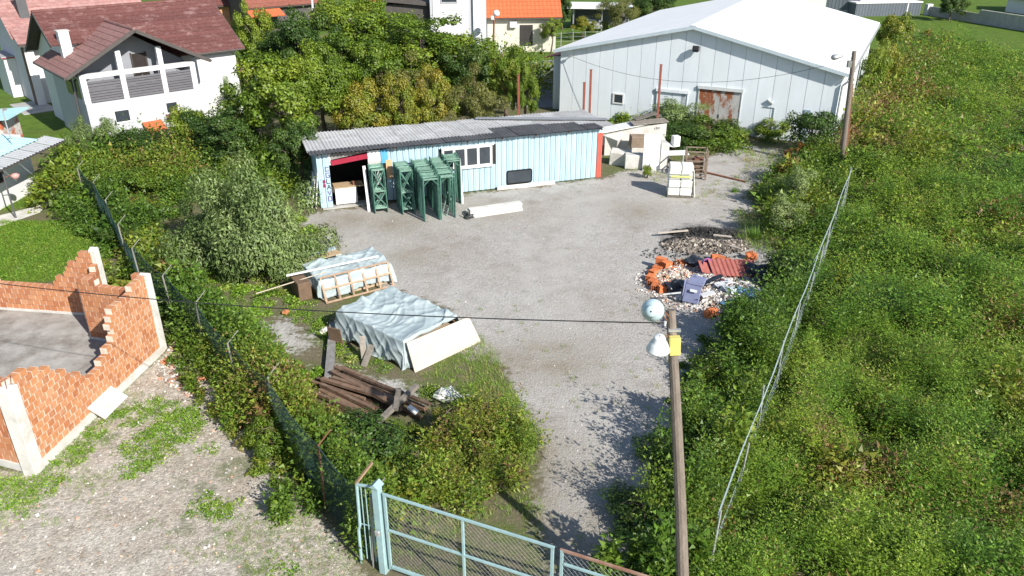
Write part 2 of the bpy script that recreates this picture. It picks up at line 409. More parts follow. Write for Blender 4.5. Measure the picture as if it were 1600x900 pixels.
def ground_material():
    m = bpy.data.materials.new('ground'); t, b = nodes_of(m); N = t.nodes.new; L = t.links.new
    b.inputs['Roughness'].default_value = .95; b.inputs['Specular IOR Level'].default_value = .15
    tc = N('ShaderNodeTexCoord'); P = tc.outputs['Object']
    def noise(s, d=6, r=.65):
        n = N('ShaderNodeTexNoise'); n.inputs['Scale'].default_value = s; n.inputs['Detail'].default_value = d; n.inputs['Roughness'].default_value = r; L(P, n.inputs['Vector']); return n.outputs['Fac']
    def rng_(v, a, b_, c=0, d=1):
        r = N('ShaderNodeMapRange'); r.inputs['From Min'].default_value = a; r.inputs['From Max'].default_value = b_; r.inputs['To Min'].default_value = c; r.inputs['To Max'].default_value = d; L(v, r.inputs['Value']); return r.outputs['Result']
    def mix(f, a, c):
        x = N('ShaderNodeMix'); x.data_type = 'RGBA'
        if hasattr(f, 'is_linked'): L(f, x.inputs['Factor'])
        else: x.inputs['Factor'].default_value = f
        for s, v in ((6, a), (7, c)):
            if hasattr(v, 'is_linked'): L(v, x.inputs[s])
            else: x.inputs[s].default_value = (*v, 1)
        return x.outputs[2]
    def math_(op, a, c):
        x = N('ShaderNodeMath'); x.operation = op
        for i, v in enumerate((a, c)):
            if hasattr(v, 'is_linked'): L(v, x.inputs[i])
            else: x.inputs[i].default_value = v
        return x.outputs[0]
    def attr(n): a = N('ShaderNodeAttribute'); a.attribute_name = n; return a.outputs['Fac']
    nL, nM, nS, nF = noise(.22, 4), noise(1.1, 7, .7), noise(6, 5, .7), noise(34, 3, .8)
    vo = N('ShaderNodeTexVoronoi'); vo.inputs['Scale'].default_value = 13; L(P, vo.inputs['Vector'])
    vs2 = N('ShaderNodeTexVoronoi'); vs2.inputs['Scale'].default_value = 30; L(P, vs2.inputs['Vector'])
    def edge(mask, amt=.9, w=.12):
        e = math_('ADD', math_('ADD', mask, math_('MULTIPLY', math_('SUBTRACT', nS, .5), .9)), math_('MULTIPLY', math_('SUBTRACT', nM, .5), amt)); return rng_(e, .5 - w, .5 + w)
    rough = mix(rng_(nM, .4, .6), (.150, .125, .085), (.095, .125, .034))
    rough = mix(rng_(nS, .5, .7), rough, (.20, .18, .10))
    lawn = mix(rng_(nM, .35, .65), (.065, .125, .016), (.115, .180, .026)); lawn = mix(rng_(nS, .55, .75), lawn, (.16, .19, .05)); lawn = mix(rng_(nL, .5, .7, 0, .6), lawn, (.10, .12, .035))
    gv = mix(rng_(nM, .3, .7), (.350, .332, .308), (.445, .427, .400)); gv = mix(rng_(nL, .42, .62, 0, .6), gv, (.33, .30, .265))
    sp = N('ShaderNodeVectorMath'); sp.operation = 'SCALE'; L(gv, sp.inputs[0])
    L(math_('MULTIPLY', rng_(vo.outputs['Color'], 0, 1, .86, 1.15), rng_(vs2.outputs['Color'], 0, 1, .86, 1.14)), sp.inputs['Scale']); gv = sp.outputs[0]
    gv = mix(math_('MULTIPLY', attr('track'), rng_(nM, .3, .6, .25, .8)), gv, (.43, .41, .38))
    gv = mix(math_('MULTIPLY', attr('tan'), rng_(nM, .35, .6, .3, 1)), gv, (.20, .165, .105)); gv = mix(rng_(noise(.42, 8, .72), .53, .66, 0, .55), gv, (.245, .215, .18)); gv = mix(rng_(noise(.8, 8, .75), .60, .68, 0, .5), gv, (.145, .155, .075))
    gv = mix(rng_(nS, .62, .74, 0, .55), gv, (.17, .15, .12))
    lt = mix(rng_(nM, .35, .65), (.36, .315, .25), (.53, .49, .425)); lt = mix(rng_(nL, .45, .65, 0, .5), lt, (.40, .335, .275))
    s2 = N('ShaderNodeVectorMath'); s2.operation = 'SCALE'; L(lt, s2.inputs[0]); L(math_('MULTIPLY', rng_(vo.outputs['Color'], 0, 1, .7, 1.25), rng_(vs2.outputs['Color'], 0, 1, .72, 1.25)), s2.inputs['Scale']); lt = s2.outputs[0]
    lt = mix(rng_(nS, .57, .68, 0, .75), lt, (.19, .155, .11)); lt = mix(rng_(noise(.55, 6, .75), .56, .66, 0, .6), lt, (.23, .205, .175))
    lt = mix(rng_(math_('ADD', math_('MULTIPLY', nL, .65), math_('MULTIPLY', nM, .5)), .63, .72, 0, .65), lt, (.085, .12, .03))
    c = mix(edge(attr('lawn'), .7, .2), rough, lawn)
    c = mix(edge(attr('lot'), .7), c, lt)
    c = mix(edge(attr('gravel'), 1.2, .10), c, gv)
    c = mix(rng_(math_('ADD', attr('ash'), math_('MULTIPLY', math_('SUBTRACT', nM, .5), 1.2)), .35, .8, 0, .92), c, (.035, .033, .032))
    L(c, b.inputs['Base Color'])
    h = math_('ADD', math_('MULTIPLY', vo.outputs['Distance'], -.5), math_('ADD', math_('MULTIPLY', vs2.outputs['Distance'], -.5), math_('MULTIPLY', nF, .5)))
    bp = N('ShaderNodeBump'); bp.inputs['Strength'].default_value = .6; bp.inputs['Distance'].default_value = .035; L(h, bp.inputs['Height']); L(bp.outputs['Normal'], b.inputs['Normal'])
    return m
gme.materials.append(ground_material())

# ------------------------------------------------------------------ common finishes
WHITEP = mat('white_paint', (.74, .74, .73), .6, .05, 2, dirt=(.45, .43, .40), dscale=.9, damt=.35)
CONC = mat('concrete', (.42, .41, .39), .9, .18, 3, .4, 40, dirt=(.22, .20, .17), dscale=1.5, damt=.6)
CONCW = mat('pale_concrete', (.60, .585, .55), .9, .14, 3, .4, 40, dirt=(.35, .31, .26), dscale=1.8, damt=.5)
STEELB = mat('blue_steel', (.30, .44, .45), .5, .12, 5, dirt=(.32, .22, .15), dscale=4, damt=.5, dlo=.56)
RUST = mat('rusty_steel', (.20, .085, .05), .8, .3, 8, .3, 40)
REDOX = mat('red_oxide', (.24, .075, .05), .7, .2, 5)
GALV = mat('galvanised', (.48, .49, .49), .45, .15, 6, metal=.55)
WIRE = mat('dark_wire', (.03, .03, .032), .6, .1)
WOODG = mat('grey_wood', (.22, .195, .165), .9, .28, 5, .5, 50, stretch=(1, 1, 1), objvar=.25)
WOODB = mat('brown_wood', (.145, .090, .06), .9, .3, 5, .5, 45, objvar=.45, dirt=(.26, .20, .15), dscale=3, damt=.6)
WOODY = mat('fresh_wood', (.42, .30, .18), .8, .2, 6, .2, 40)
GLASSD = mat('dark_glass', (.04, .05, .06), .08, .2, 2, spec=.6)
DARK = mat('shade_and_joint_dark', (.045, .042, .040), .95, .2)  # near-black standing in for indoor shade; also shows as dark panel joints

# ------------------------------------------------------------------ ruined brick house
BRICK = mat('clay_block', (.5, .2, .08), .9, .16, 9, .45, 70, objcols=[(.39, .145, .062), (.47, .195, .085), (.53, .245, .115), (.50, .222, .10), (.41, .165, .075), (.55, .275, .145), (.48, .215, .10)], dirt=(.62, .47, .34), dscale=2.2, damt=.5, dlo=.52)
MORTAR = mat('mortar', (.64, .55, .46), .95, .2, 6, .5, 60)
BLD, BHT, BTH = .25, .2, .22
_bm = MB().box((0, 0, 0), (BLD - .022, BTH, BHT - .020)).build('brick', BRICK, bevel=.006); BRICK_MESH = _bm.data; bpy.data.objects.remove(_bm)
ruin = thing('brick_ruin', 'roofless ruin of orange hollow clay blocks with broken walls and concrete corner columns', 'ruin', (0, 0, 0))
def ruin_wall(p, q, top, single, label=None):
    p, q = Vector((p[0], p[1], 0)), Vector((q[0], q[1], 0)); Lw = (q - p).length; yaw = atan2(q.y - p.y, q.x - p.x)
    rg = random.Random(int(Lw * 100)); mort = MB(); cells = []
    nc = int(2.8 / BHT)
    for k in range(nc):
        off = 0 if k % 2 else -BLD / 2; run = None
        for i in range(int(Lw / BLD) + 2):
            x0 = max(0, off + i * BLD); x1 = min(Lw, off + (i + 1) * BLD)
            if x1 - x0 < .07: continue
            ok = .22 + (k + 1) * BHT <= top((x0 + x1) / 2 / Lw) + .05
            if ok:
                cells.append(((x0 + x1) / 2, .22 + (k + .5) * BHT, x1 - x0)); run = (run[0], x1) if run else (x0, x1)
            if (not ok) and run: mort.span(run[0], run[1], -BTH / 2 + .008, BTH / 2 - .008, .22 + k * BHT, .22 + (k + 1) * BHT - .012); run = None
        if run: mort.span(run[0], run[1], -BTH / 2 + .008, BTH / 2 - .008, .22 + k * BHT, .22 + (k + 1) * BHT - .012)
    w = mort.build('wall', MORTAR, ruin); w.location = p; w.rotation_euler = (0, 0, yaw)
    part('plinth', CONCW, w, lambda b: b.span(-.02, Lw + .02, -BTH / 2 - .07, BTH / 2 + .03, 0, .219))
    jb = MB()
    for x, z, l in cells:
        d = rg.uniform(-.006, .006); r = rg.uniform(-.012, .012)
        if single:
            o = bpy.data.objects.new('brick', BRICK_MESH); link(o); o.parent = w; o.location = (x, d, z); o.rotation_euler = (0, r * .5, r); o.scale = (l / BLD, 1, 1)
        else: jb.box((x, d, z), (l - .022, BTH, BHT - .020), Matrix.Rotation(r, 3, 'Z'))
    if not single:
        o = jb.build('brick_courses', BRICK_J, w); o['kind'] = 'stuff'
    return w
def lerp_prof(pts):
    def f(s):
        for (a, h0), (b, h1) in zip(pts[:-1], pts[1:]):
            if a <= s <= b: return h0 + (h1 - h0) * (s - a) / max(b - a, 1e-6)
        return pts[-1][1]
    return f
def brick_joined():
    m = bpy.data.materials.new('clay_block_far'); t, b = nodes_of(m); N = t.nodes.new; L = t.links.new
    g = N('ShaderNodeNewGeometry'); cr = N('ShaderNodeValToRGB'); els = cr.color_ramp.elements
    cs = [(.38, .135, .058), (.46, .185, .08), (.52, .235, .11), (.41, .16, .075), (.55, .275, .145)]
    while len(els) < len(cs): els.new(.5)
    for i, c in enumerate(cs): els[i].position = i / 4; els[i].color = (*c, 1)
    L(g.outputs['Random Per Island'], cr.inputs['Fac']); L(cr.outputs['Color'], b.inputs['Base Color']); b.inputs['Roughness'].default_value = .9
    return m
BRICK_J = brick_joined()
RA, RB, RD, RC, RE, RZ = (-12.62, 16.5), (-11.8, 22.67), (-14.3, 23.35), (-14.55, 24.95), (-21.5, 25.9), (-19.0, 18.6)
ruin_wall(RA, RB, lerp_prof([(0, 2.75), (.1, 2.8), (.17, 2.6), (.25, 2.2), (.34, 1.75), (.42, 1.35), (.47, 1.25), (.55, 1.5), (.62, 1.75), (.655, 1.8), (.66, 2.2), (.70, 2.6), (.74, 2.75), (1, 2.8)]), True)
ruin_wall(RA, RZ, lerp_prof([(0, 2.8), (.3, 2.8), (.6, 2.3), (1, 2.4)]), False)
ruin_wall(RB, RD, lerp_prof([(0, 2.8), (.14, 2.8), (.15, 2.3), (.4, 2.15), (.62, 2.3), (.8, 2.45), (1, 2.4)]), False)
ruin_wall(RD, RC, lerp_prof([(0, 2.3), (.4, 2.1), (.7, 2.0), (1, 2.4)]), False)
ruin_wall(RC, RE, lerp_prof([(0, 2.7), (.05, 2.6), (.13, 2.2), (.19, 1.75), (.26, 1.35), (.3, 1.3), (.56, 1.25), (.6, 1.5), (.66, 1.9), (.7, 2.2), (1, 2.2)]), False)
def column(p, w, h, lean=0):
    o = part('column', CONCW, ruin, lambda b: b.prism([(-w / 2, 0), (w / 2, 0), (w / 2, h), (w * .1, h + .06), (-w / 2, h - .03)], 'y', -w / 2, w / 2), bevel=.012); o.location = (p[0], p[1], 0); o.rotation_euler = (0, lean, radians(82)); return o
column((RA[0] + .02, RA[1] - .06), .36, 2.66); column((RB[0] + .03, RB[1] + .03), .29, 2.8); column((RC[0] + .03, RC[1] + .05), .25, 2.72)
part('floor_slab', mat('dirty_floor', (.36, .345, .32), .9, .2, 2, .4, 30, dirt=(.13, .105, .08), dscale=.9, damt=.85, dlo=.44), ruin, lambda b: b.prism([(RA[0] - .1, RA[1] + .1), (RB[0] - .1, RB[1] - .1), (RD[0] - .0, RD[1] - .12), (RC[0] - .05, RC[1] - .15), (RE[0], RE[1] - .15), (RZ[0], RZ[1] + .1)], 'z', .0, .14))
def rebar(b):
    for dx, dy in ((-.09, -.09), (.09, -.09), (-.09, .09), (.09, .09)): b.tube((RA[0] + dx, RA[1] - .06 + dy, 2.6), (RA[0] + dx * 1.6, RA[1] - .06 + dy * 1.3, 2.95), .009, .009, 5)
part('rebar', RUST, ruin, rebar)
# slab leaning on the ruin
s0 = G(148, 636)
slab = part('concrete_paver', CONCW, None, lambda b: b.box((0, 0, 0), (1.15, .62, .07)), bevel=.01)
slab.location = (s0.x + .50, s0.y - .12, .26); slab.rotation_euler = (radians(38), 0, radians(82)); slab.rotation_euler = (Matrix.Rotation(radians(82.4), 3, 'Z') @ Matrix.Rotation(radians(35), 3, 'X')).to_euler()
tag(slab, 'pale concrete paving slab leaning against the foot of the broken brick wall', 'paving slab')
# ------------------------------------------------------------------ blue shed
BLUEW = mat('blue_sheet', (.37, .515, .595), .5, .06, 2.5, dirt=(.46, .59, .66), dscale=.8, damt=.6, objvar=.04, dlo=.42, stretch=(1, 1, .5))
ROOFL = mat('pale_roof_sheet', (.52, .52, .51), .65, .16, 4, dirt=(.33, .31, .29), dscale=1.2, damt=.7, objvar=.12)
ROOFD = mat('dark_roof_sheet', (.085, .085, .09), .7, .25, 5, dirt=(.16, .155, .15), dscale=2, damt=.6, objvar=.15)
REDP = mat('crimson_paint', (.30, .02, .045), .6, .15, 5)
REDW = mat('faded_red_paint', (.50, .115, .085), .6, .15, 4)
S0 = G(502, 326); SY = radians(19.0); SL, SD = 15.0, 4.0
def roof_z(y): return 2.76 - (y + .45) * .03
shed = thing('workshop_shed', 'long pale blue metal shed with corrugated roof and open doorway at one end', 'shed', (S0.x, S0.y, 0), SY)
pw = .3
def wall_panel(x0, x1, z0, z1, y=0.0):
    n = 2; pr = []
    b = MB(); b.span(x0 + .013, x1 - .013, y - .02, y + .02, z0, z1)
    b.span(x0 + .10, x1 - .10, y - .038, y - .021, z0, z1)
    return b.build('wall_panel', BLUEW, shed)
WIN = (6.15, 8.8, 1.36, 2.42); VENT = (9.6, 10.98, .2, .92)
x = 0.0
while x < SL - .31:
    x1 = min(x + pw, SL - .3); zt = 2.70
    if x1 <= .61 or x >= 3.09:
        if x >= 9.55 and x1 <= 11.05: wall_panel(x, x1, VENT[3], zt)
        elif x1 > WIN[0] and x < WIN[1] - .05: wall_panel(x, x1, 0.05, WIN[2]); wall_panel(x, x1, WIN[3], zt)
        else: wall_panel(x, x1, .05, zt)
    x = x1 if x1 > .61 or x1 < .59 else x1
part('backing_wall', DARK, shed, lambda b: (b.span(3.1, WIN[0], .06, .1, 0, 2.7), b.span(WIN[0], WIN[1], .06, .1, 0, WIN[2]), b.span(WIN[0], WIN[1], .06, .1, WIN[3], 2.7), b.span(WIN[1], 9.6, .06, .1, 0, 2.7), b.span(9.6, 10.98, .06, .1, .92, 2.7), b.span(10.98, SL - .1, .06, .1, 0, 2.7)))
def side_wall(b): b.prism([(0.03, 0), (SD, 0), (SD, roof_z(SD) - .05), (.03, 2.70)], 'x', 0, .06)
o = part('side_wall', BLUEW, shed, side_wall)
o = part('side_wall', BLUEW, shed, side_wall); o.location = (SL - .06, 0, 0)
part('back_wall', BLUEW, shed, lambda b: b.span(0.06, SL - .06, SD - .06, SD, 0, roof_z(SD) - .06))
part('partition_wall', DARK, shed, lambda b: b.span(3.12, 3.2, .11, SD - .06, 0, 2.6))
part('floor_slab', CONC, shed, lambda b: b.span(.07, 3.1, -.25, SD - .07, 0, .05))
part('shade_lining', DARK, shed, lambda b: (b.span(.08, 3.1, SD - .12, SD - .065, .06, 2.55), b.span(.065, .1, .12, SD - .13, .06, 2.55), b.span(3.05, 3.11, .12, SD - .13, .06, 2.55)))  # dark sheets added so the room behind the doorway looks shaded
part('floor_shade', mat('floor_shade_tone', (.11, .10, .09), .9, .3, 3), shed, lambda b: b.span(.11, 3.04, .45, SD - .13, .051, .06))  # indoor shade painted as a dark sheet over the floor slab
part('door_jamb', WHITEP, shed, lambda b: (b.span(.6, .68, -.05, .1, 2.15, 2.7)))
part('lintel', REDP, shed, lambda b: b.beam((.68, -.06, 2.25), (2.46, -.06, 2.44), .10, .24), bevel=.012)
part('header_board', mat('grey_board', (.24, .235, .225), .8, .25, 4), shed, lambda b: b.prism([(.68, 2.40), (2.45, 2.63), (2.45, 2.70), (.68, 2.70)], 'y', -.03, .0))
part('header_board', WHITEP, shed, lambda b: b.span(2.46, 3.08, -.05, -.01, 2.14, 2.68))
part('door_post', mat('raw_panel', (.45, .44, .42), .8, .2), shed, lambda b: b.span(2.46, 3.09, -.03, .02, .05, 2.13))
part('blue_sheet', mat('bright_blue', (.10, .36, .62), .5, .15), shed, lambda b: b.span(3.1, 3.45, -.062, -.045, 2.0, 2.68))
part('timber_board', mat('orange_board', (.62, .40, .22), .8, .12), shed, lambda b: b.span(3.32, 3.62, -.075, -.063, 1.2, 2.15))
for x0 in (SL - .29, SL - .145): part('corner_sheet', REDW, shed, lambda b: (b.span(x0, x0 + .135, -.05, .0, .02, 2.48), b.span(x0 + .05, x0 + .09, -.062, -.051, .02, 2.48)))
part('corner_sheet', BLUEW, shed, lambda b: b.span(SL - .3, SL - .005, -.03, .0, 2.49, 2.70))
# strip window
win = thing; wf = MB()
for z in (WIN[2], WIN[3] - .09): wf.span(WIN[0], WIN[1], -.085, -.02, z, z + .09)
xsx = [WIN[0], 6.79, 7.42, 8.06, WIN[1] - .1]
for xx in (WIN[0], WIN[1] - .12): wf.span(xx, xx + .12, -.083, -.02, WIN[2] + .09, WIN[3] - .09)
for xx in (6.79, 7.40, 8.05): wf.span(xx - .06, xx + .06, -.081, -.02, WIN[2] + .09, WIN[3] - .09)
wfo = wf.build('window', WHITEP, shed)
for a, b_ in ((WIN[0] + .12, 6.73), (6.85, 7.34), (7.46, 7.99), (8.11, WIN[1] - .12)):
    part('pane', GLASSD, wfo, lambda b: b.span(a, b_, -.045, -.035, WIN[2] + .09, WIN[3] - .09))
part('sill', WHITEP, wfo, lambda b: b.span(WIN[0] - .04, WIN[1] + .04, -.16, -.086, WIN[2] - .05, WIN[2] + .01))
part('window_head', WHITEP, wfo, lambda b: b.span(WIN[0] - .02, WIN[1] + .06, -.15, -.086, WIN[3] - .005, WIN[3] + .08))
# rounded dark hatch window near the ground
def rounded(b, x0, x1, z0, z1, r, ya, yb):
    pts = []
    for cx_, cz, a0 in ((x1 - r, z0 + r, -90), (x1 - r, z1 - r, 0), (x0 + r, z1 - r, 90), (x0 + r, z0 + r, 180)):
        for k in range(5): a = radians(a0 + k * 22.5); pts.append((cx_ + r * cos(a), cz + r * sin(a)))
    b.prism(pts, 'y', ya, yb)
hw = part('hatch_window', mat('rubber_black', (.012, .012, .013), .5, .1), shed, lambda b: rounded(b, VENT[0] - .03, VENT[1] + .03, VENT[2] - .02, VENT[3] + .02, .13, -.055, -.02))
part('pane', GLASSD, hw, lambda b: rounded(b, VENT[0] + .04, VENT[1] - .04, VENT[2] + .05, VENT[3] - .05, .09, -.062, -.056))
# graffiti on the door pillar: painted letters standing one under another
INKS = [mat('purple_spray', (.13, .07, .26), .7, .1), mat('black_spray', (.03, .03, .05), .7, .1), mat('maroon_spray', (.22, .03, .09), .7, .2)]
def glyph(strokes, x, z, w, h, ink):
    b = MB()
    for (a0, b0, a1, b1) in strokes: b.beam((x + a0 * w, -.043, z + b0 * h), (x + a1 * w, -.043, z + b1 * h), .004, .035, up=(0, 0, 1) if abs(a1 - a0) > abs(b1 - b0) else (1, 0, 0))
    b.build('graffiti', ink, shed)
LET = {'O': [(0, 0, 1, 0), (0, 1, 1, 1), (0, 0, 0, 1), (1, 0, 1, 1)], 'C': [(0, 0, 1, .2), (0, 1, 1, .9), (0, 0, 0, 1)], 'I': [(.5, 0, .5, 1), (0, 1, 1, 1)], 'L': [(0, 0, 1, 0), (0, 0, 0, 1)], 'A': [(0, 0, .5, 1), (1, 0, .5, 1), (.2, .4, .8, .4)], 'V': [(0, 1, .5, 0), (1, 1, .5, 0)], 'G': [(0, 0, 1, 0), (0, 1, 1, 1), (0, 0, 0, 1), (1, 0, 1, .5), (.5, .5, 1, .5)]}
for k, ch in enumerate('CGLAVO'): glyph(LET[ch], .40, 1.86 - k * .30, .16, .22, INKS[(k // 2) % 2 if k < 5 else 0])
for dz in (1.36, 1.16): part('graffiti', INKS[2], shed, lambda b: rounded(b, .20, .34, dz - .09, dz + .09, .06, -.0445, -.0395))
# corrugated roof: pale sheets, and dark sheets along the front edge
def corr_sheet(x0, x1, y0, y1, lift, m, ph=0.0, tilt=0.0):
    n = max(6, int((x1 - x0) / .045)); v = []; f = []
    for j, y in enumerate((y0, y1)):
        for i in range(n + 1):
            xx = x0 + (x1 - x0) * i / n; v.append((xx, y, roof_z(y) + lift + .028 * sin(2 * pi * xx / .18 + ph) + tilt * (y - y0)))
    for i in range(n): f.append((i, i + 1, n + 2 + i, n + 1 + i))
    o = MB().add(v, f).build('roof_sheet', m, shed, smooth=True, fix=False); return o
rg = random.Random(3)
nsh = 17; wsh = (SL + 1.1) / nsh
for i in range(nsh):
    x0 = -.35 + i * wsh; dy = rg.uniform(-.12, .10)
    corr_sheet(x0, x0 + wsh + .06, 1.9 + rg.uniform(-.05, .05), SD + .35 + dy, .035 + .012 * (i % 2), ROOFL, tilt=rg.uniform(-.004, .004))
    corr_sheet(x0, x0 + wsh + .06, .05 + rg.uniform(-.03, .03), 2.05, .058 + .012 * (i % 2), ROOFL)
for i in range(nsh):
    x0 = -.30 + i * wsh
    if i < 10: d = .34 + i * .035
    elif i < 13: d = 1.75
    elif i < 15: d = 1.45
    else: d = .8
    if x0 + wsh > SL + .15: continue
    corr_sheet(x0, min(x0 + wsh + .06, SL + .12), -.45 + rg.uniform(-.03, .02), d + rg.uniform(-.03, .03), .086 + .012 * (i % 2), ROOFD)
part('ridge_flashing', mat('grey_flashing', (.30, .31, .32), .5, .15, metal=.2), shed, lambda b: b.beam((9.2, SD + .2, roof_z(SD) + .12), (SL + .8, 1.2, roof_z(1.2) + .16), .42, .02))
def rafters(b):
    for k in range(9): xx = .1 + k * 1.84; b.beam((xx, -.3, roof_z(-.3) - .02), (xx, SD + .2, roof_z(SD + .2) - .02), .06, .06)
part('rafters', WOODB, shed, rafters)
def shed_pt(x, y, z=0.0): return Vector((S0.x + cos(SY) * x - sin(SY) * y, S0.y + sin(SY) * x + cos(SY) * y, z))

# ------------------------------------------------------------------ white hangar
HW_ = mat('hangar_panel', (.76, .81, .85), .5, .05, 1.5, dirt=(.66, .69, .70), dscale=.7, damt=.4, objvar=.02, stretch=(1, 1, .25))
HR = mat('hangar_roof', (.80, .80, .79), .55, .04, .8, dirt=(.68, .68, .67), dscale=.5, damt=.4)
RUSTD = mat('rust_patch_steel', (.44, .43, .41), .7, .15, 4, dirt=(.27, .085, .03), dscale=1.1, damt=.97, dlo=.48, dw=.06, stretch=(1, 1, .5))
HY = radians(-26.6); HWD, HL, HE, HRG = 18.2, 24.0, 4.38, 6.42
hang = thing('hangar', 'large white gabled metal hangar with a low pitched white roof', 'hangar', (3.35, 55.5, 0), HY)
def gz(x): return HE + (HRG - HE) * (1 - abs(x - HWD / 2) / (HWD / 2))
DOORS = [(7.0, 9.1, 2.32), (9.75, 12.55, 2.75)]
npn = 19; w = HWD / npn
for i in range(npn):
    x0, x1 = i * w + .012, (i + 1) * w - .012; z0 = 0
    mid = (x0 + x1) / 2
    for a, b_, h in DOORS:
        if a < mid < b_: z0 = h
    pts = [(x0, z0), (x1, z0), (x1, gz(x1))] + ([(HWD / 2, HRG)] if x0 < HWD / 2 < x1 else []) + [(x0, gz(x0))]
    part('wall_panel', HW_, hang, lambda b: b.prism(pts, 'y', 0, .05))
part('joint_backing', mat('seam_grey', (.52, .56, .58), .7, .1), hang, lambda b: b.prism([(0, 0), (7.0, 0), (7.0, 2.3), (9.1, 2.3), (9.1, 0), (9.75, 0), (9.75, 2.7), (12.55, 2.7), (12.55, 0), (HWD, 0), (HWD, HE), (HWD / 2, HRG), (0, HE)], 'y', .051, .09))
for s in (0, HWD - .05):
    nl = 24
    for k in range(nl):
        part('wall_panel', HW_, hang, lambda b: b.span(s, s + .05, .1 + k * HL / nl, .1 + (k + 1) * HL / nl - .015, 0, HE - .02))
part('back_wall', HW_, hang, lambda b: b.prism([(0, 0), (HWD, 0), (HWD, HE), (HWD / 2, HRG), (0, HE)], 'y', HL, HL + .05))
for sgn in (-1, 1):
    for k in range(12):
        y0, y1 = -.32 + k * (HL + .6) / 12, -.32 + (k + 1) * (HL + .6) / 12 - .01
        def slope(b):
            xo = HWD / 2 + sgn * (HWD / 2 + .4); zo = HE - .4 * (HRG - HE) / (HWD / 2) + .02
            b.add([(HWD / 2, y0, HRG + .02), (HWD / 2, y1, HRG + .02), (xo, y1, zo), (xo, y0, zo), (HWD / 2, y0, HRG + .14), (HWD / 2, y1, HRG + .14), (xo, y1, zo + .12), (xo, y0, zo + .12)], [(0, 1, 2, 3), (7, 6, 5, 4), (0, 4, 5, 1), (1, 5, 6, 2), (2, 6, 7, 3), (3, 7, 4, 0)])
        part('roof_panel', HR, hang, slope)
    part('verge_trim', mat('verge_blue', (.50, .58, .62), .5, .08), hang, lambda b: b.beam((HWD / 2, -.35, HRG + .04), (HWD / 2 + sgn * (HWD / 2 + .42), -.35, HE - .06), .05, .2))
part('ridge_cap', HR, hang, lambda b: b.beam((HWD / 2, -.35, HRG + .16), (HWD / 2, HL + .3, HRG + .16), .36, .035))
part('gutter', GALV, hang, lambda b: b.beam((HWD + .44, -.3, HE - .16), (HWD + .44, HL + .3, HE - .16), .14, .12))
part('downpipe', GALV, hang, lambda b: b.path([(HWD + .4, .1, HE - .2), (HWD + .35, -.12, HE - .45), (HWD + .1, -.1, HE - .7), (HWD + .1, -.1, 0)], .06, 8))
for i, (a, b_, h) in enumerate(DOORS):
    d = part('door', HW_ if i == 0 else RUSTD, hang, lambda b: (b.span(a + .06, (a + b_) / 2 - .01, .0, .05, .05, h - .06), b.span((a + b_) / 2 + .01, b_ - .06, .0, .05, .05, h - .06)))
    part('frame', HW_ if i == 0 else mat('door_rail', (.60, .62, .62), .5, .1), d, lambda b: (b.span(a, a + .06, -.03, .04, 0, h), b.span(b_ - .06, b_, -.03, .04, 0, h), b.span(a - .05, b_ + .05, -.12, -.031, h - .04, h + .16)))
    part('handle', GALV, d, lambda b: b.span((a + b_) / 2 + .06, (a + b_) / 2 + .12, -.05, -.001, 1.0, 1.2))
hwn = part('window', WHITEP, hang, lambda b: (b.span(3.95, 4.75, -.06, -.002, 1.15, 1.23), b.span(3.95, 4.75, -.06, -.002, 1.77, 1.85), b.span(3.95, 4.05, -.059, -.002, 1.23, 1.77), b.span(4.65, 4.75, -.059, -.002, 1.23, 1.77)))
part('pane', GLASSD, hwn, lambda b: b.span(4.05, 4.65, -.03, -.02, 1.23, 1.77))
fl = part('floodlight', mat('lamp_black', (.03, .03, .032), .4, .1), hang, lambda b: (b.box((9.37, -.28, 5.2), (.42, .26, .3), Matrix.Rotation(radians(-25), 3, 'X')), b.span(9.30, 9.44, -.2, 0, 5.14, 5.2)), bevel=.02)
part('lens', GLASSD, fl, lambda b: b.box((9.37, -.375, 5.09), (.34, .2, .02), Matrix.Rotation(radians(65), 3, 'X')))
part('wall_bracket', GALV, hang, lambda b: (b.beam((.85, -.25, 4.1), (.85, 0, 4.1), .05, .05), b.box((.85, -.27, 4.1), (.2, .1, .12))))
part('conduit', GALV, hang, lambda b: (b.beam((13.9, -.03, 1.95), (14.6, -.03, 1.95), .03, .03), b.beam((14.6,-.03,1.95),(14.6,-.03,0),.03,.03)))
part('shade_strip', mat('shade_blue', (.34, .45, .52), .5, .1), hang, lambda b: b.span(16.4, 16.75, -.05, -.001, 0, 2.05))  # bluish strip on the gable, shade painted as a flat panel
part('wall_lamp', GALV, hang, lambda b: b.box((14.3, -.08, 2.3), (.4, .16, .07), Matrix.Rotation(radians(35), 3, 'Y')))
# lean-to on the far left corner
def hp(x, y, z=0.0): return Vector((3.35 + cos(HY) * x - sin(HY) * y, 55.5 + sin(HY) * x + cos(HY) * y, z))
lean = thing('lean_to', 'narrow white sheet lean-to with dark red roof against the hangar corner', 'lean-to', hp(-1.05, 1.2), HY)
for k in range(5): part('wall_panel', HW_, lean, lambda b: (b.span(k * .2 + .006, k * .2 + .194, 0, .04, 0, 3.75), b.span(k * .2 + .07, k * .2 + .12, -.02, -.001, 0, 3.75)))
for k in range(6): part('wall_panel', HW_, lean, lambda b: b.span(0, .04, .05 + k * .6, .05 + (k + 1) * .6 - .012, 0, 3.7))
part('roof', mat('maroon_sheet', (.20, .03, .035), .5, .15), lean, lambda b: b.beam((-.6, 1.9, 3.62), (1.0, 1.9, 3.98), 4.4, .04))

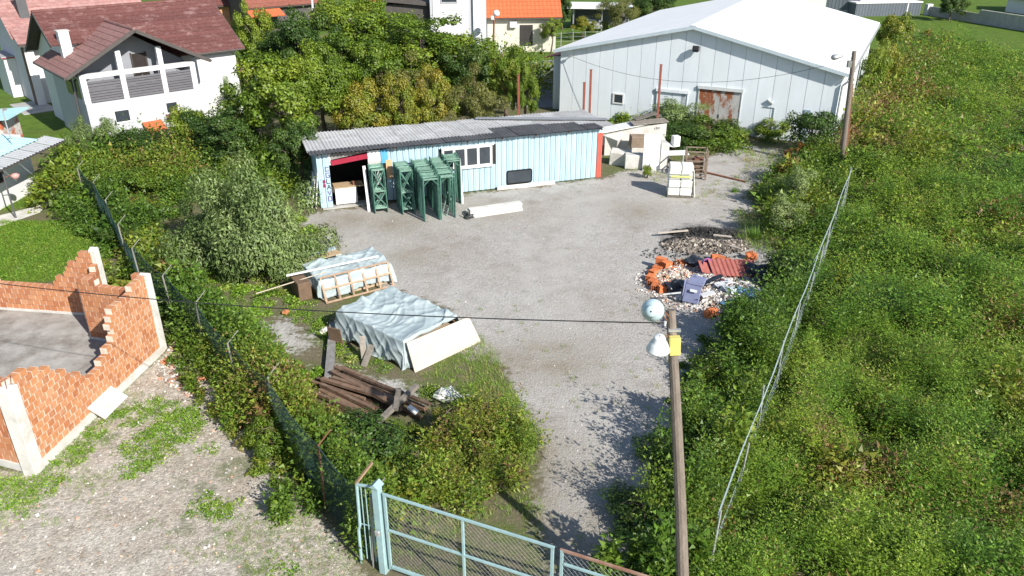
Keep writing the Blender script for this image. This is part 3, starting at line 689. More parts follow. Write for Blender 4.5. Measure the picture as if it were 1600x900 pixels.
# ------------------------------------------------------------------ utility poles, lamps, wires
POLEW = mat('pole_wood', (.20, .165, .135), .9, .22, 4, .5, 30, stretch=(3, 3, .6), dirt=(.10, .085, .07), dscale=3, damt=.6)
YELB = mat('yellow_box', (.62, .55, .16), .6, .12, 4)
ENAM = mat('enamel_shade', (.46, .58, .61), .35, .12, 4)
ENAMW = mat('enamel_white', (.72, .75, .75), .35, .12, 4, dirt=(.45, .45, .42), damt=.4)
pb = Vector((3.45, 10.85, 0)); pt = at(1050, 484, 12.55)
npole = thing('utility_pole', 'weathered leaning wooden utility pole by the gate with two dish lamps', 'utility pole', pb)
topv = pt - pb
def polefn(b):
    n = 9
    for i in range(n):
        w = lambda t: topv * t + Vector((.03 * sin(4 * t), .02 * sin(6 * t), 0))
        b.tube(w(i / n), w((i + 1) / n), .135 - .05 * i / n, .135 - .05 * (i + 1) / n, 12, cap=(i in (0, n - 1)))
part('pole', POLEW, npole, polefn, smooth=False)
def lampshade(parent, c, R, s, m):
    o = part('lamp_shade', m, parent, lambda b: b.lathe([(.02, .34), (.10, .335), (.12, .30), (.125, .22), (.17, .18), (.20, .12), (.235, .03), (.245, .0), (.235, .005), (.19, .115), (.10, .20)], n=20), smooth=True, fix=False)
    o.location = c; o.rotation_euler = R; o.scale = (s, s, s)
    q = part('bulb', ENAMW, o, lambda b: b.lathe([(.001, .02), (.05, .04), (.07, .09), (.05, .15), (.02, .2)], n=10), smooth=True, fix=False)
    return o
la = at(1020, 480, 12.35) - pb; lb = at(1030, 545, 12.25) - pb
lampshade(npole, la + Vector((0, -.02, -.05)), (radians(62), radians(-38), 0), .85, ENAM)
lampshade(npole, lb + Vector((-.02, 0, -.02)), (radians(6), 0, 0), .9, ENAMW)
ptop = lambda t: topv * t
part('bracket', RUST, npole, lambda b: (b.tube(la + Vector((.08, 0, .08)), ptop(.97), .014, .014, 6), b.tube(la + Vector((.02, .1, .0)), ptop(.955), .014, .014, 6), b.tube(lb + Vector((0, 0, .26)), ptop(.93), .014, .014, 6)))
part('junction_box', YELB, npole, lambda b: b.box(ptop(.915) + Vector((.0, -.135, 0)), (.2, .14, .36), Matrix.Rotation(radians(-4), 3, 'Y')), bevel=.012)
part('cap', GALV, npole, lambda b: b.box(ptop(.955) + Vector((.02, -.09, -.02)), (.22, .06, .05)))
part('stay_clip', GALV, npole, lambda b: b.box(pb * 0 + ptop(.12) + Vector((-.16, -.06, .0)), (.05, .04, .5)))
def sag(p, q, s, n=26): return [p.lerp(q, i / n) - Vector((0, 0, s * 4 * (i / n) * (1 - i / n))) for i in range(n + 1)]
wp = pb + ptop(.965) + Vector((-.1, 0, 0))
wend = at(-120, 428, 19.0)
far_l = wend
w1 = part('power_line', WIRE, None, lambda b: b.path(sag(wp, wend, .28), .012, 5)); tag(w1, 'thin black power line strung from the leaning pole across the yard', 'cable')
def ipole(name, label, base, h, group=None):
    t = thing(name, label, 'utility pole', base, 0, group)
    part('pole', POLEW, t, lambda b: b.tube((0, 0, 0), (0, 0, h), .14, .09, 10)); return t
ipole('utility_pole', 'plain wooden utility pole holding the far end of the sagging line', (wend.x, wend.y, 0), wend.z + .3)
part('insulator', ENAMW, npole, lambda b: b.tube(ptop(.965) + Vector((-.13, 0, -.05)), ptop(.965) + Vector((-.13, 0, .05)), .03, .03, 8))
# far pole beside the hangar corner
fb = G(1313, 268); ft = at(1335, 80, fb.y + .2)
fpole = thing('utility_pole', 'tall wooden utility pole with street lamp standing at the hangar corner', 'utility pole', fb)
ftv = ft - fb
part('pole', POLEW, fpole, lambda b: b.tube((0, 0, 0), ftv, .16, .11, 12))
part('prop', RUST, fpole, lambda b: b.beam((.28, .1, 0), ftv * .74 + Vector((.13, .05, 0)), .09, .07))
lampf = at(1310, 90, ft.y) - fb
part('bracket', GALV, fpole, lambda b: (b.tube(ftv * .955, lampf + Vector((.15, 0, .03)), .022, .022, 6), b.tube(ftv * .985, lampf + Vector((.5, 0, .13)), .014, .014, 6)))
lh = part('lamp_head', GALV, fpole, lambda b: b.lathe([(.01, .62), (.07, .6), (.10, .45), (.17, .28), (.19, .12), (.12, .02), (.01, 0)], n=14), smooth=True); lh.location = lampf + Vector((-.38, 0, 0)); lh.rotation_euler = (0, radians(82), 0); lh.scale = (.8, 1, 1)
part('junction_box', mat('grey_box', (.20, .21, .20), .5, .1), fpole, lambda b: b.box(ftv * .90 + Vector((-.2, -.03, 0)), (.2, .2, .34)))
w2 = part('power_line', WIRE, None, lambda b: b.path(sag(fb + ftv * .95 + Vector((-.1, -.12, 0)), hp(.85, -.28, 4.1), 1.5), .011, 5)); tag(w2, 'thin dark cable sagging across the hangar gable to the far pole', 'cable')
# rust red posts behind the shed
POSTS = [((811, 186), (810, 117), 'rust red steel post behind the pale end of the shed roof'), ((912, 180), (913, 129), 'shorter of the two paired rust red posts before the hangar'), ((921.5, 180), (923.5, 109), 'taller of the two paired rust red posts before the hangar'), ((1026, 204), (1033, 101), 'tallest rust red steel post standing behind the white junk')]
for (bx, by), (tx, ty), lab in POSTS:
    Yp = {811: 46.0, 912: 47.5, 921.5: 47.6, 1026: 47.5}[bx]; p1 = at(tx, ty, Yp); p0 = Vector((at(bx, by, Yp).x, Yp, 0))
    ps = part('steel_post', REDOX, None, lambda b: (b.beam((0, 0, 0), p1 - p0, .13, .11), b.box((p1 - p0), (.17, .17, .03))), bevel=.008); ps.location = p0; tag(ps, lab, 'post')
# ------------------------------------------------------------------ houses
TILE_R = mat('red_tile', (.135, .056, .050), .75, .3, 9, .2, 40, dirt=(.36, .24, .225), dscale=1.1, damt=.8, dlo=.52, objvar=.14)
TILE_G = mat('worn_tile', (.37, .215, .195), .8, .25, 3, .2, 40, dirt=(.25, .09, .085), dscale=1.0, damt=.7, objvar=.1)
TILE_B = mat('brown_tile', (.255, .135, .12), .75, .2, 4, .2, 40, dirt=(.36, .24, .21), dscale=2, damt=.4, objvar=.08)
TILE_O = mat('orange_tile', (.52, .135, .055), .75, .15, 4, .2, 40, objvar=.1)
PLASW = mat('white_plaster', (.68, .68, .68), .85, .04, 1.5, .15, 60, dirt=(.66, .66, .66), damt=.3)
PLASG = mat('pale_grey_plaster', (.47, .48, .505), .85, .04, 1.5, .15, 60)
PLASD = mat('grey_plaster', (.26, .27, .30), .85, .06, 1.5)
SOFFIT = mat('dark_fascia', (.085, .075, .07), .7, .15)
SLATM = mat('grey_slat', (.135, .132, .145), .6, .08, objvar=.08)
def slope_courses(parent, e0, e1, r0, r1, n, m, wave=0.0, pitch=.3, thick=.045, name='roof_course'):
    """tile courses up a roof slope from eave e0-e1 to ridge r0-r1, each its own part"""
    e0, e1, r0, r1 = map(Vector, (e0, e1, r0, r1))
    nrm = (e1 - e0).cross(r0 - e0).normalized()
    if nrm.z < 0: nrm = -nrm
    for k in range(n):
        t0, t1 = k / n - .012, (k + 1) / n
        a0, a1 = e0.lerp(r0, t0), e1.lerp(r1, t0); b0, b1 = e0.lerp(r0, t1), e1.lerp(r1, t1)
        L = (a1 - a0).length; ns = max(1, int(L / (pitch / 4))) if wave else 1
        b = MB(); v = []
        for (p, q, up) in ((a0, a1, thick), (b0, b1, .012)):
            for i in range(ns + 1):
                s_ = i / ns; v.append(p.lerp(q, s_) + nrm * (up + (wave * abs(sin(pi * s_ * L / pitch)) if wave else 0)))
        for i in range(ns + 1): v.append(a0.lerp(a1, i / ns) - nrm * .01)
        f = []
        for i in range(ns): f += [(i, i + 1, ns + 2 + i, ns + 1 + i), (2 * ns + 2 + i, 2 * ns + 3 + i, i + 1, i)]
        b.add(v, f); b.build(name, m, parent, fix=False)
hs = thing('family_house', 'white two storey house with maroon tiled roof and gabled loggia with grey slats', 'house', (-25.65, 47.25, 0), radians(42))
WX = 6.9
part('wall', PLASG, hs, lambda b: (b.span(0, WX, 0, .25, 0, 2.55)))
part('wall', PLASG, hs, lambda b: b.span(0, .25, .25, 6.4, 0, 4.1))
part('wall', PLASG, hs, lambda b: b.span(WX - .25, WX, .25, 2.1, 0, 4.1))
for ya, yb in ((.55, 1.5), (1.9, 3.4)): part('side_window', GLASSD, hs, lambda b: b.span(-.02, -.001, ya, yb, 2.75, 3.95))
part('loggia_floor', CONC, hs, lambda b: b.span(.25, WX - .25, .25, 1.8, 2.4, 2.549))
part('loggia_wall', PLASD, hs, lambda b: b.prism([(.25, 2.55), (WX - .25, 2.55), (WX - .25, 4.3), (WX / 2, 6.3), (.25, 4.3)], 'y', 1.3, 1.45))
dr = part('door', mat('dark_door', (.028, .022, .02), .5, .2), hs, lambda b: b.span(3.55, 4.35, 1.22, 1.298, 2.56, 4.95))
part('door_frame', mat('frame_dark', (.06, .05, .045), .6, .1), dr, lambda b: (b.span(3.46, 3.548, 1.2, 1.297, 2.56, 5.02), b.span(4.352, 4.44, 1.2, 1.297, 2.56, 5.02)))
part('corner_post', PLASW, hs, lambda b: b.span(-.02, .32, -.03, .3, 2.55, 4.02))
part('corner_post', PLASW, hs, lambda b: b.span(WX - .32, WX + .02, -.03, .3, 2.55, 4.02))
part('beam', PLASW, hs, lambda b: b.span(-.02, WX + .02, -.035, .27, 4.02, 4.28))
for xx in (2.25, 4.68): part('post', PLASW, hs, lambda b: (b.span(xx, xx + .3, -.025, .25, 2.55, 4.02))); part('post', PLASW, hs, lambda b: b.span(xx, xx + .3, -.025, .25, 4.28, 5.42))
for a, b_ in ((.32, 2.25), (2.55, 4.68), (4.98, WX - .32)):
    for k in range(8):
        part('slat', SLATM, hs, lambda b: b.span(a, b_, .04, .075, 2.6 + k * .155, 2.6 + k * .155 + .125))
    part('rail_post', SLATM, hs, lambda b: b.span((a + b_) / 2 - .03, (a + b_) / 2 + .03, .08, .13, 2.56, 3.86))
def window(parent, x0, x1, z0, z1, y=0.0, fm=None):
    o = part('window', fm or WHITEP, parent, lambda b: (b.span(x0, x1, y - .05, y - .001, z0, z0 + .1), b.span(x0, x1, y - .05, y - .001, z1 - .1, z1), b.span(x0, x0 + .1, y - .049, y - .001, z0 + .1, z1 - .1), b.span(x1 - .1, x1, y - .049, y - .001, z0 + .1, z1 - .1)))
    part('pane', GLASSD, o, lambda b: b.span(x0 + .1, x1 - .1, y - .02, y - .01, z0 + .1, z1 - .1)); return o
window(hs, 1.38, 2.42, 1.12, 2.0); window(hs, 4.54, 5.42, 1.22, 2.02)
# wing roof
ax, az, ez, exl, exr = WX / 2, 6.6, 4.3, -.85, WX + .9
slope_courses(hs, (exl, -.6, ez), (exl, 6.6, ez), (ax, -.6, az), (ax, 6.6, az), 11, TILE_B)
slope_courses(hs, (exr, 2.2, ez - .0), (exr, -.6, ez), (ax, 5.0, az), (ax, -.6, az), 11, TILE_B)
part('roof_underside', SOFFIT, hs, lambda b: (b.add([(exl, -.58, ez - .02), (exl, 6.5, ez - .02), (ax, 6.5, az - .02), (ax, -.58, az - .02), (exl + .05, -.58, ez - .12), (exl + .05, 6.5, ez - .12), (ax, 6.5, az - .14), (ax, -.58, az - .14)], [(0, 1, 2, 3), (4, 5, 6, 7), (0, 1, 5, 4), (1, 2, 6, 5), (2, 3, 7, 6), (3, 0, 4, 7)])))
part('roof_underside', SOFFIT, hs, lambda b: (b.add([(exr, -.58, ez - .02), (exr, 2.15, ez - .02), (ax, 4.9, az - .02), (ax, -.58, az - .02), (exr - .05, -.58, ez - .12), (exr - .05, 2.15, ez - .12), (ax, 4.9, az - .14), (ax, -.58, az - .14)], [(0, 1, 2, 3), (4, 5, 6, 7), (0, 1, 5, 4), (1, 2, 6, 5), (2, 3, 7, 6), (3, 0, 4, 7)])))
for xa in (exl, exr): part('verge_board', SOFFIT, hs, lambda b: b.beam((xa, -.62, ez - .03), (ax, -.62, az - .03), .05, .2))
part('ridge_tiles', TILE_B, hs, lambda b: b.tube((ax, -.62, az + .02), (ax, 4.9, az + .02), .11, .11, 8))
part('gutter', SOFFIT, hs, lambda b: b.tube((exl - .06, -.6, ez - .04), (exl - .06, 6.4, ez - .04), .07, .07, 7))
part('downpipe', SOFFIT, hs, lambda b: b.path([(exl, 1.6, ez - .1), (-.1, 1.6, ez - .6), (-.1, 1.6, 0)], .05, 7))
window(hs, .5, 1.5, 2.9, 4.0, 0) if False else None
# main block
part('wall', PLASW, hs, lambda b: b.span(WX + .005, 10.6, 2.1, 2.35, 0, 4.45))
part('wall', PLASW, hs, lambda b: b.prism([(2.35, 0), (10.1, 0), (10.1, 4.45), (6.1, 7.1), (2.35, 4.55)], 'x', 10.3, 10.55))
part('wall', PLASW, hs, lambda b: b.prism([(6.42, 0), (10.1, 0), (10.1, 4.45), (6.1, 7.1), (3.9, 5.7), (3.9, 4.12), (6.42, 4.12)], 'x', .3, .55))
part('wall', PLASW, hs, lambda b: b.span(.55, 10.3, 9.85, 10.1, 0, 4.4))
slope_courses(hs, (1.6, 1.65, 4.45), (11.15, 1.65, 4.45), (1.6, 6.1, 7.3), (11.15, 6.1, 7.3), 15, TILE_R, wave=.035, pitch=.32)
slope_courses(hs, (-.35, 3.43, 5.59), (1.6, 3.43, 5.59), (-.35, 6.1, 7.3), (1.6, 6.1, 7.3), 9, TILE_R, wave=.035, pitch=.32)
part('cheek_wall', mat('pale_blue_plaster', (.52, .60, .66), .85, .04), hs, lambda b: b.span(.3, 1.7, 3.75, 3.9, 4.3, 5.75))
slope_courses(hs, (11.15, 10.6, 4.45), (-.35, 10.6, 4.45), (11.15, 6.1, 7.3), (-.35, 6.1, 7.3), 15, TILE_R, wave=.035, pitch=.32)
part('ridge_tiles', TILE_R, hs, lambda b: b.tube((-.35, 6.1, 7.33), (11.15, 6.1, 7.33), .12, .12, 8))
for xa in (-.35, 11.15): part('verge_board', SOFFIT, hs, lambda b: (b.beam((xa, 3.43 if xa < 0 else 1.65, 5.54 if xa < 0 else 4.4), (xa, 6.1, 7.24), .06, .18))); part('verge_board', SOFFIT, hs, lambda b: b.beam((xa, 6.1, 7.24), (xa, 10.6, 4.4), .06, .18))
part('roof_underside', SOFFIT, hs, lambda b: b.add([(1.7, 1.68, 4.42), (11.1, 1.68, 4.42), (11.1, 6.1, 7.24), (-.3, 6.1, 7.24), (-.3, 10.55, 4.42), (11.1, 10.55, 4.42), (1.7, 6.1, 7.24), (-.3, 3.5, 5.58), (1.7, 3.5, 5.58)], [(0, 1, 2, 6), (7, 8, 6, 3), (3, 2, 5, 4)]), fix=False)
part('gutter', SOFFIT, hs, lambda b: b.tube((7.6, 1.58, 4.4), (11.1, 1.58, 4.4), .07, .07, 7))
ch = part('chimney', PLASW, hs, lambda b: b.span(.15, .75, 3.1, 3.7, 4.6, 6.4), bevel=.01)
part('chimney_cap', CONCW, ch, lambda b: b.span(.1, .8, 3.05, 3.75, 6.4, 6.46))
part('step_canopy', TILE_O, hs, lambda b: b.beam((2.95, -.55, .72), (4.15, -.55, .72), 1.1, .06, up=(0, -.45, 1)))
part('window_canopy', TILE_R, hs, lambda b: b.beam((4.5, -.25, 1.12), (5.4, -.25, 1.12), .5, .05, up=(0, -.4, 1)))
pc = part('porch_roof', TILE_R, hs, lambda b: b.prism([(2.2, 2.75), (5.2, 2.75), (5.2, 2.85), (2.2, 2.85)], 'x', 10.56, 12.1)); 
part('porch_post', SOFFIT, hs, lambda b: b.span(11.9, 12.05, 2.3, 2.45, 0, 2.75))
part('porch_post', SOFFIT, hs, lambda b: b.span(10.62, 10.74, 2.3, 2.42, 0, 2.75))

h2 = thing('family_house', 'pale house with worn pinkish tiled roof and dark chimney behind the loggia house', 'house', (-35.2, 58.3, 0), radians(42))
part('wall', PLASW, h2, lambda b: b.span(0, 9, 0, .25, 0, 4.6)); part('wall', mat('lilac_plaster', (.62, .60, .66), .85, .05), h2, lambda b: b.prism([(.25, 0), (8, 0), (8, 4.6), (4, 7.2), (.25, 4.7)], 'x', 0, .25))
part('corner_pier', PLASW, h2, lambda b: b.span(-.1, .5, -.55, -.005, 0, 4.55)); part('corner_trim', mat('brown_trim', (.12, .07, .06), .7, .1), h2, lambda b: b.span(-.13, -.101, -.56, .2, 0, 4.5))
part('wall', PLASW, h2, lambda b: b.span(.26, 9, 7.75, 8, 0, 4.5)); part('wall', PLASW, h2, lambda b: b.prism([(.25, 0), (7.75, 0), (7.75, 4.6), (4, 7.1), (.25, 4.6)], 'x', 8.75, 9))
slope_courses(h2, (-.6, -.2, 4.75), (9.5, -.2, 4.75), (-.6, 4, 7.6), (9.5, 4, 7.6), 13, TILE_G, wave=.03, pitch=.34)
slope_courses(h2, (9.5, 8.3, 4.65), (-.6, 8.3, 4.65), (9.5, 4, 7.6), (-.6, 4, 7.6), 13, TILE_G, wave=.03, pitch=.34)
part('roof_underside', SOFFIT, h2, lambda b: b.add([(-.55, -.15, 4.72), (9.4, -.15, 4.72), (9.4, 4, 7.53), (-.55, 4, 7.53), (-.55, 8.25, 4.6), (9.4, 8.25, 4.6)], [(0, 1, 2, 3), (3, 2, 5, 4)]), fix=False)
slope_courses(h2, (-.5, -1.3, 4.5), (2.2, -1.3, 4.5), (-.5, 1.2, 5.6), (2.2, 1.2, 5.6), 6, TILE_G)
part('fascia', SOFFIT, h2, lambda b: b.span(-.5, 2.2, -1.28, -1.2, 4.3, 4.5))
c2 = part('chimney', mat('dark_stack', (.10, .10, .105), .8, .15), h2, lambda b: b.span(.6, 1.25, 1.4, 2.05, 5.3, 7.6)); part('chimney_cap', CONC, c2, lambda b: b.span(.55, 1.3, 1.35, 2.1, 7.6, 7.66))
part('chimney', PLASW, h2, lambda b: b.span(8.2, 8.9, 2.4, 3.0, 6.2, 8.1))
window(h2, 2.0, 3.0, 1.0, 2.2)
h2w = thing('garden_annexe', 'small white flat roofed annexe at the corner of the pink roofed house', 'annexe', (-38.3, 60.6, 0), radians(42))
part('wall', PLASW, h2w, lambda b: b.span(0, 2.4, 0, 3.2, 0, 2.9)); part('roof', mat('grey_felt', (.36, .35, .36), .8, .1), h2w, lambda b: b.span(-.15, 2.55, -.15, 3.35, 2.9, 3.05)); window(h2w, .8, 1.6, 1.0, 2.1)
part('fascia', REDP, h2w, lambda b: b.span(-.16, 2.56, -.17, -.151, 2.92, 2.98))
yp = part('paved_path', CONC, None, lambda b: b.box((0, 0, .01), (2.2, 4.2, .06))); yp.location = G(52, 168); yp.rotation_euler = (0, 0, radians(42)); struct(yp)
# low building with teal roof
TEAL = mat('teal_sheet', (.42, .68, .74), .5, .08, 1.5, dirt=(.6, .74, .76), damt=.5)
STRIPR = mat('grey_strip_sheet', (.36, .375, .385), .6, .1, 3, objvar=.08)
tb = thing('low_outbuilding', 'low white outbuilding with turquoise and grey corrugated roof', 'outbuilding', (-25.35, 31.0, 0), radians(86))
part('wall', PLASW, tb, lambda b: b.span(-1, 8.2, 0, .2, 0, 2.55)); part('wall', PLASW, tb, lambda b: b.span(8.0, 8.2, .2, 7, 0, 2.9)); part('back_wall', PLASW, tb, lambda b: b.span(-1, 8.2, 7, 7.2, 0, 3.1))
window(tb, 4.9, 5.9, 1.2, 2.2, fm=mat('brown_frame', (.08, .05, .04), .6, .1))
def ribbed(name, parent, m, x0, x1, y0, y1, z0, z1, pitch=.22, amp=.02):
    n = int((x1 - x0) / (pitch / 4)); v = []
    for y, z in ((y0, z0), (y1, z1)):
        for i in range(n + 1): v.append((x0 + (x1 - x0) * i / n, y, z + amp * (1 if (i % 4) in (0, 1) else -1)))
    return MB().add(v, [(i, i + 1, n + 2 + i, n + 1 + i) for i in range(n)]).build(name, m, parent, fix=False)
for k in range(8): ribbed('roof_sheet', tb, STRIPR, -1.0 + k * 1.2, .22 + k * 1.2, -1.85, -.8, 2.58, 2.75)
for k in range(8): ribbed('roof_sheet', tb, TEAL, -1.0 + k * 1.2, .2 + k * 1.2 - (.7 if k == 7 else 0), -.98, 7.3, 2.78, 3.45, pitch=.3, amp=.012)
part('fascia', SOFFIT, tb, lambda b: b.span(-1.0, 8.6, -1.80, -1.74, 2.46, 2.54))
aer = part('roof_aerial', GALV, tb, lambda b: (b.tube((6.7, -.35, 2.84), (6.7, -.35, 4.6), .03, .03, 7), b.box((6.85, -.35, 4.5), (.3, .06, .1)), b.box((6.85, -.35, 3.5), (.3, .06, .06))))
bsh = thing('brick_shed', 'small patched brick shed with turquoise roof behind the low outbuilding', 'shed', (-30.4, 42.2, 0), radians(8))
part('wall', mat('stack_brick', (.56, .53, .49), .9, .1, dirt=(.50, .15, .08), dscale=1.2, damt=1, dlo=.5, dw=.05), bsh, lambda b: b.span(0, 2.4, 0, 2.2, 0, 2.7)); part('roof', TEAL, bsh, lambda b: b.beam((-.3, 1.1, 2.74), (3.0, 1.1, 2.9), 2.9, .06))
lp = G(25, 341)
post = thing('garden_lamp', 'slim dark lamp post with small pink bowl shade by the path', 'lamp post', lp); part('pole', mat('post_grey', (.10, .10, .11), .5, .1), post, lambda b: b.tube((0, 0, 0), (0, 0, 2.5), .045, .035, 8)); part('bracket', RUST, post, lambda b: b.tube((0, 0, 2.0), (.38, .25, 2.15), .02, .02, 6))
part('bowl_shade', mat('pink_bowl', (.50, .28, .26), .5, .1), post, lambda b: b.lathe([(.04, 0), (.16, .08), (.2, .22), (.06, .3)], (.38, .25, 1.85), 12), smooth=True, fix=False)
pth = MB(); pp = [G(-60, 375), G(-60, 352), G(60, 322), G(75, 312), G(80, 318), G(62, 333)]
pth.add([(p.x, p.y, .02) for p in pp], [tuple(range(len(pp)))]); struct(pth.build('garden_path', CONCW))
rd = MB(); rp = [G(800, 168), G(905, 168), G(890, 92), G(760, 100)]; rd.add([(p.x, p.y, .008) for p in rp], [(0, 1, 2, 3)]); struct(rd.build('road', mat('asphalt_pale', (.24, .235, .23), .9, .1, 2)))

# houses further off
def simple_house(name, label, px, base_y, wd, dp, h, ridge, yaw, wallm, roofm, eave=.5, wins=(), n=9, wave=.03):
    b0 = G(px, base_y); t = thing(name, label, 'house', b0, yaw)
    part('wall', wallm, t, lambda b: b.span(0, wd, 0, .25, 0, h)); part('wall', wallm, t, lambda b: b.span(0, wd, dp - .25, dp, 0, h))
    for xa in (0, wd - .25): part('wall', wallm, t, lambda b: b.prism([(.25, 0), (dp - .25, 0), (dp - .25, h), (dp / 2, ridge - .1), (.25, h)], 'x', xa, xa + .25))
    zo = h - eave * (ridge - h) / (dp / 2)
    slope_courses(t, (-eave, -eave, zo), (wd + eave, -eave, zo), (-eave, dp / 2, ridge), (wd + eave, dp / 2, ridge), n, roofm, wave=wave, pitch=.4)
    slope_courses(t, (wd + eave, dp + eave, zo), (-eave, dp + eave, zo), (wd + eave, dp / 2, ridge), (-eave, dp / 2, ridge), n, roofm, wave=wave, pitch=.4)
    part('fascia', SOFFIT, t, lambda b: b.span(-eave, wd + eave, -eave - .02, -eave + .05, zo - .16, zo - .01))
    for w_ in wins: window(t, *w_)
    return t
h4 = simple_house('bungalow', 'cream bungalow with bright orange tiled roof beyond the shed', 762, 82, 6.8, 7, 3.75, 6.2, radians(4), mat('cream_plaster', (.60, .56, .48), .85, .06), TILE_O, eave=.55)
dv = part('veranda_shade', DARK, h4, lambda b: b.span(3.2, 4.5, -.03, -.002, .6, 2.6)); part('air_conditioner', WHITEP, h4, lambda b: b.span(2.2, 2.9, -.4, -.002, 2.4, 2.95), bevel=.02)  # flat dark sheet painted as the shade inside the veranda opening
part('low_wall', PLASW, h4, lambda b: b.span(-1.0, 1.5, -1.6, -1.4, 0, 1.0))
h3 = thing('tall_white_house', 'tall bright white house front with a dark gable roof beyond the trees', 'house', (-6.99, 73.0, 0), radians(3))
part('wall', PLASW, h3, lambda b: b.span(0, 3.05, 0, .3, 0, 7.5)); part('wall', PLASW, h3, lambda b: b.span(3.55, 4.7, -.15, .3, 0, 7.5)); part('recess', PLASG, h3, lambda b: b.span(3.05, 3.55, .1, .3, 0, 7.5)); part('side_wall', PLASG, h3, lambda b: b.span(-.25, -.001, .05, 8, 0, 7.5)); part('side_wall', PLASG, h3, lambda b: b.span(4.45, 4.7, .31, 8, 0, 7.5))
window(h3, .7, 2.2, 5.5, 6.9, fm=mat('grey_window', (.4, .4, .42), .5)); part('balcony_rail', GALV, h3, lambda b: (b.span(3.9, 4.35, -.2, -.151, 3.0, 3.05), b.span(4.30, 4.35, -.2, -.151, 2.2, 3.0)))
part('roof', TILE_O, h3, lambda b: b.prism([(-.6, 7.4), (5.2, 7.4), (2.3, 9.2)], 'y', -.5, 8.4)); part('side_roof', SOFFIT, h3, lambda b: b.prism([(-4.5, 5.6), (-.26, 5.2), (-.26, 5.5), (-4.5, 6.2)], 'y', .5, 6)); part('side_wall', SOFFIT, h3, lambda b: b.span(-4.2, -.26, .9, 5.8, 0, 5.3)); part('roof_edge', TILE_O, h3, lambda b: b.span(-5.6, -4.3, .6, 4, 5.6, 6.4))
h5 = simple_house('brown_roof_house', 'house with brown tiled roof half hidden behind the garden trees', 398, 60, 7.5, 8, 3.6, 6.6, radians(38), mat('dark_wall', (.10, .09, .09), .9, .1), mat('brown_red_tile', (.23, .085, .06), .8, .2, 4, objvar=.1), wins=())
part('chimney', SOFFIT, h5, lambda b: b.span(4.6, 5.1, 1.2, 1.7, 4.6, 7.6)); part('lower_roof', TILE_O, h5, lambda b: b.beam((-.8, -1.4, 2.7), (3, -1.4, 2.7), 1.6, .08, up=(0, -.4, 1)))
h6 = simple_house('brick_barn', 'unplastered orange brick barn behind the maroon roof', 318, 52, 6, 7, 3.4, 6.6, radians(30), mat('raw_brick', (.50, .25, .13), .9, .15, 3), mat('dark_tile', (.13, .05, .045), .8, .2, 4, objvar=.1))
# white car port with a car, beyond the hangar
cp = thing('carport', 'open carport with white flat roof on thin posts beyond the lawn', 'carport', G(893, 48), radians(-6))
part('roof', WHITEP, cp, lambda b: b.span(-.6, 7, -.6, 5, 2.5, 2.66))
for xx, yy in ((.1, .1), (3.4, .1), (6.6, .1), (.1, 4.6), (6.6, 4.6)): part('post', GALV, cp, lambda b: b.span(xx, xx + .12, yy, yy + .12, 0, 2.5))
part('back_wall', mat('slate_wall', (.16, .17, .19), .9, .1), cp, lambda b: b.span(-.3, 6.8, 4.75, 4.9, 0, 2.49))
def car(label, loc, yaw, m):
    t = thing('parked_car', label, 'car', loc, yaw)
    part('body', m, t, lambda b: b.prism([(-2.1, .3), (2.1, .3), (2.15, .75), (1.3, .92), (.7, 1.42), (-1.3, 1.45), (-2.05, .95)], 'y', -.82, .82), bevel=.05)
    part('windscreen', GLASSD, t, lambda b: b.prism([(1.24, .95), (.7, 1.38), (.66, 1.38), (1.18, .95)], 'y', -.7, .7).box((1.0, 0, 1.19), (.03, 1.3, .62), Matrix.Rotation(radians(-50), 3, 'Y')))
    for s in (-1, 1): part('side_window', GLASSD, t, lambda b: b.prism([(-1.5, .96), (1.1, .96), (.62, 1.36), (-1.2, 1.38)], 'y', s * .80 if s > 0 else -.84, s * .84 if s > 0 else -.80))
    for xx in (-1.3, 1.35):
        for s in (-1, 1):
            wl = part('wheel', mat('tyre', (.02, .02, .02), .8, .1), t, lambda b: b.tube((xx, s * .7, .32), (xx, s * .86, .32), .32, .32, 16)); part('rim', GALV, wl, lambda b: b.tube((xx, s * .861, .32), (xx, s * .87, .32), .2, .2, 12))
    for s in (-.55, .55): part('headlight', ENAMW, t, lambda b: b.span(2.1, 2.16, s - .18, s + .18, .6, .72))
    return t
car('silver car parked under the white roofed carport', cp.location + Vector((2.4, 1.4, 0)), radians(-80), mat('silver_paint', (.45, .46, .48), .3, .03, metal=.4))
# dark ribbed sheds beyond the hangar and the concrete wall beyond the lawn
DKSH = mat('slate_sheet', (.125, .145, .17), .5, .1, objvar=.05)
ds = thing('dark_sheet_store', 'long low store of dark grey ribbed sheet with white roof behind the hangar', 'store', G(1335, 26), radians(8))
for k in range(22): part('wall_panel', DKSH, ds, lambda b: (b.span(k * .42, k * .42 + .41, 0, .05, 0, 1.6), b.span(k * .42 + .14, k * .42 + .26, -.03, -.001, 0, 1.6)))
for k in range(9): part('wall_panel', DKSH, ds, lambda b: (b.span(0, .05, .06 + k * .6, .06 + k * .6 + .58, 0, 1.6)))
part('roof', WHITEP, ds, lambda b: b.span(-.1, 9.3, -.1, 5.5, 1.6, 1.75)); part('corner_post', WHITEP, ds, lambda b: b.span(7.2, 7.35, -.05, -.031, 0, 1.6))
ds2 = thing('dark_sheet_store', 'dark ribbed sheet annexe with pale wall right behind the hangar roof', 'store', G(1290, 22), radians(-16))
for k in range(9): part('wall_panel', DKSH, ds2, lambda b: (b.span(k * .45, k * .45 + .44, 0, .05, .6, 2.6), b.span(k * .45 + .15, k * .45 + .28, -.03, -.001, .6, 2.6)))
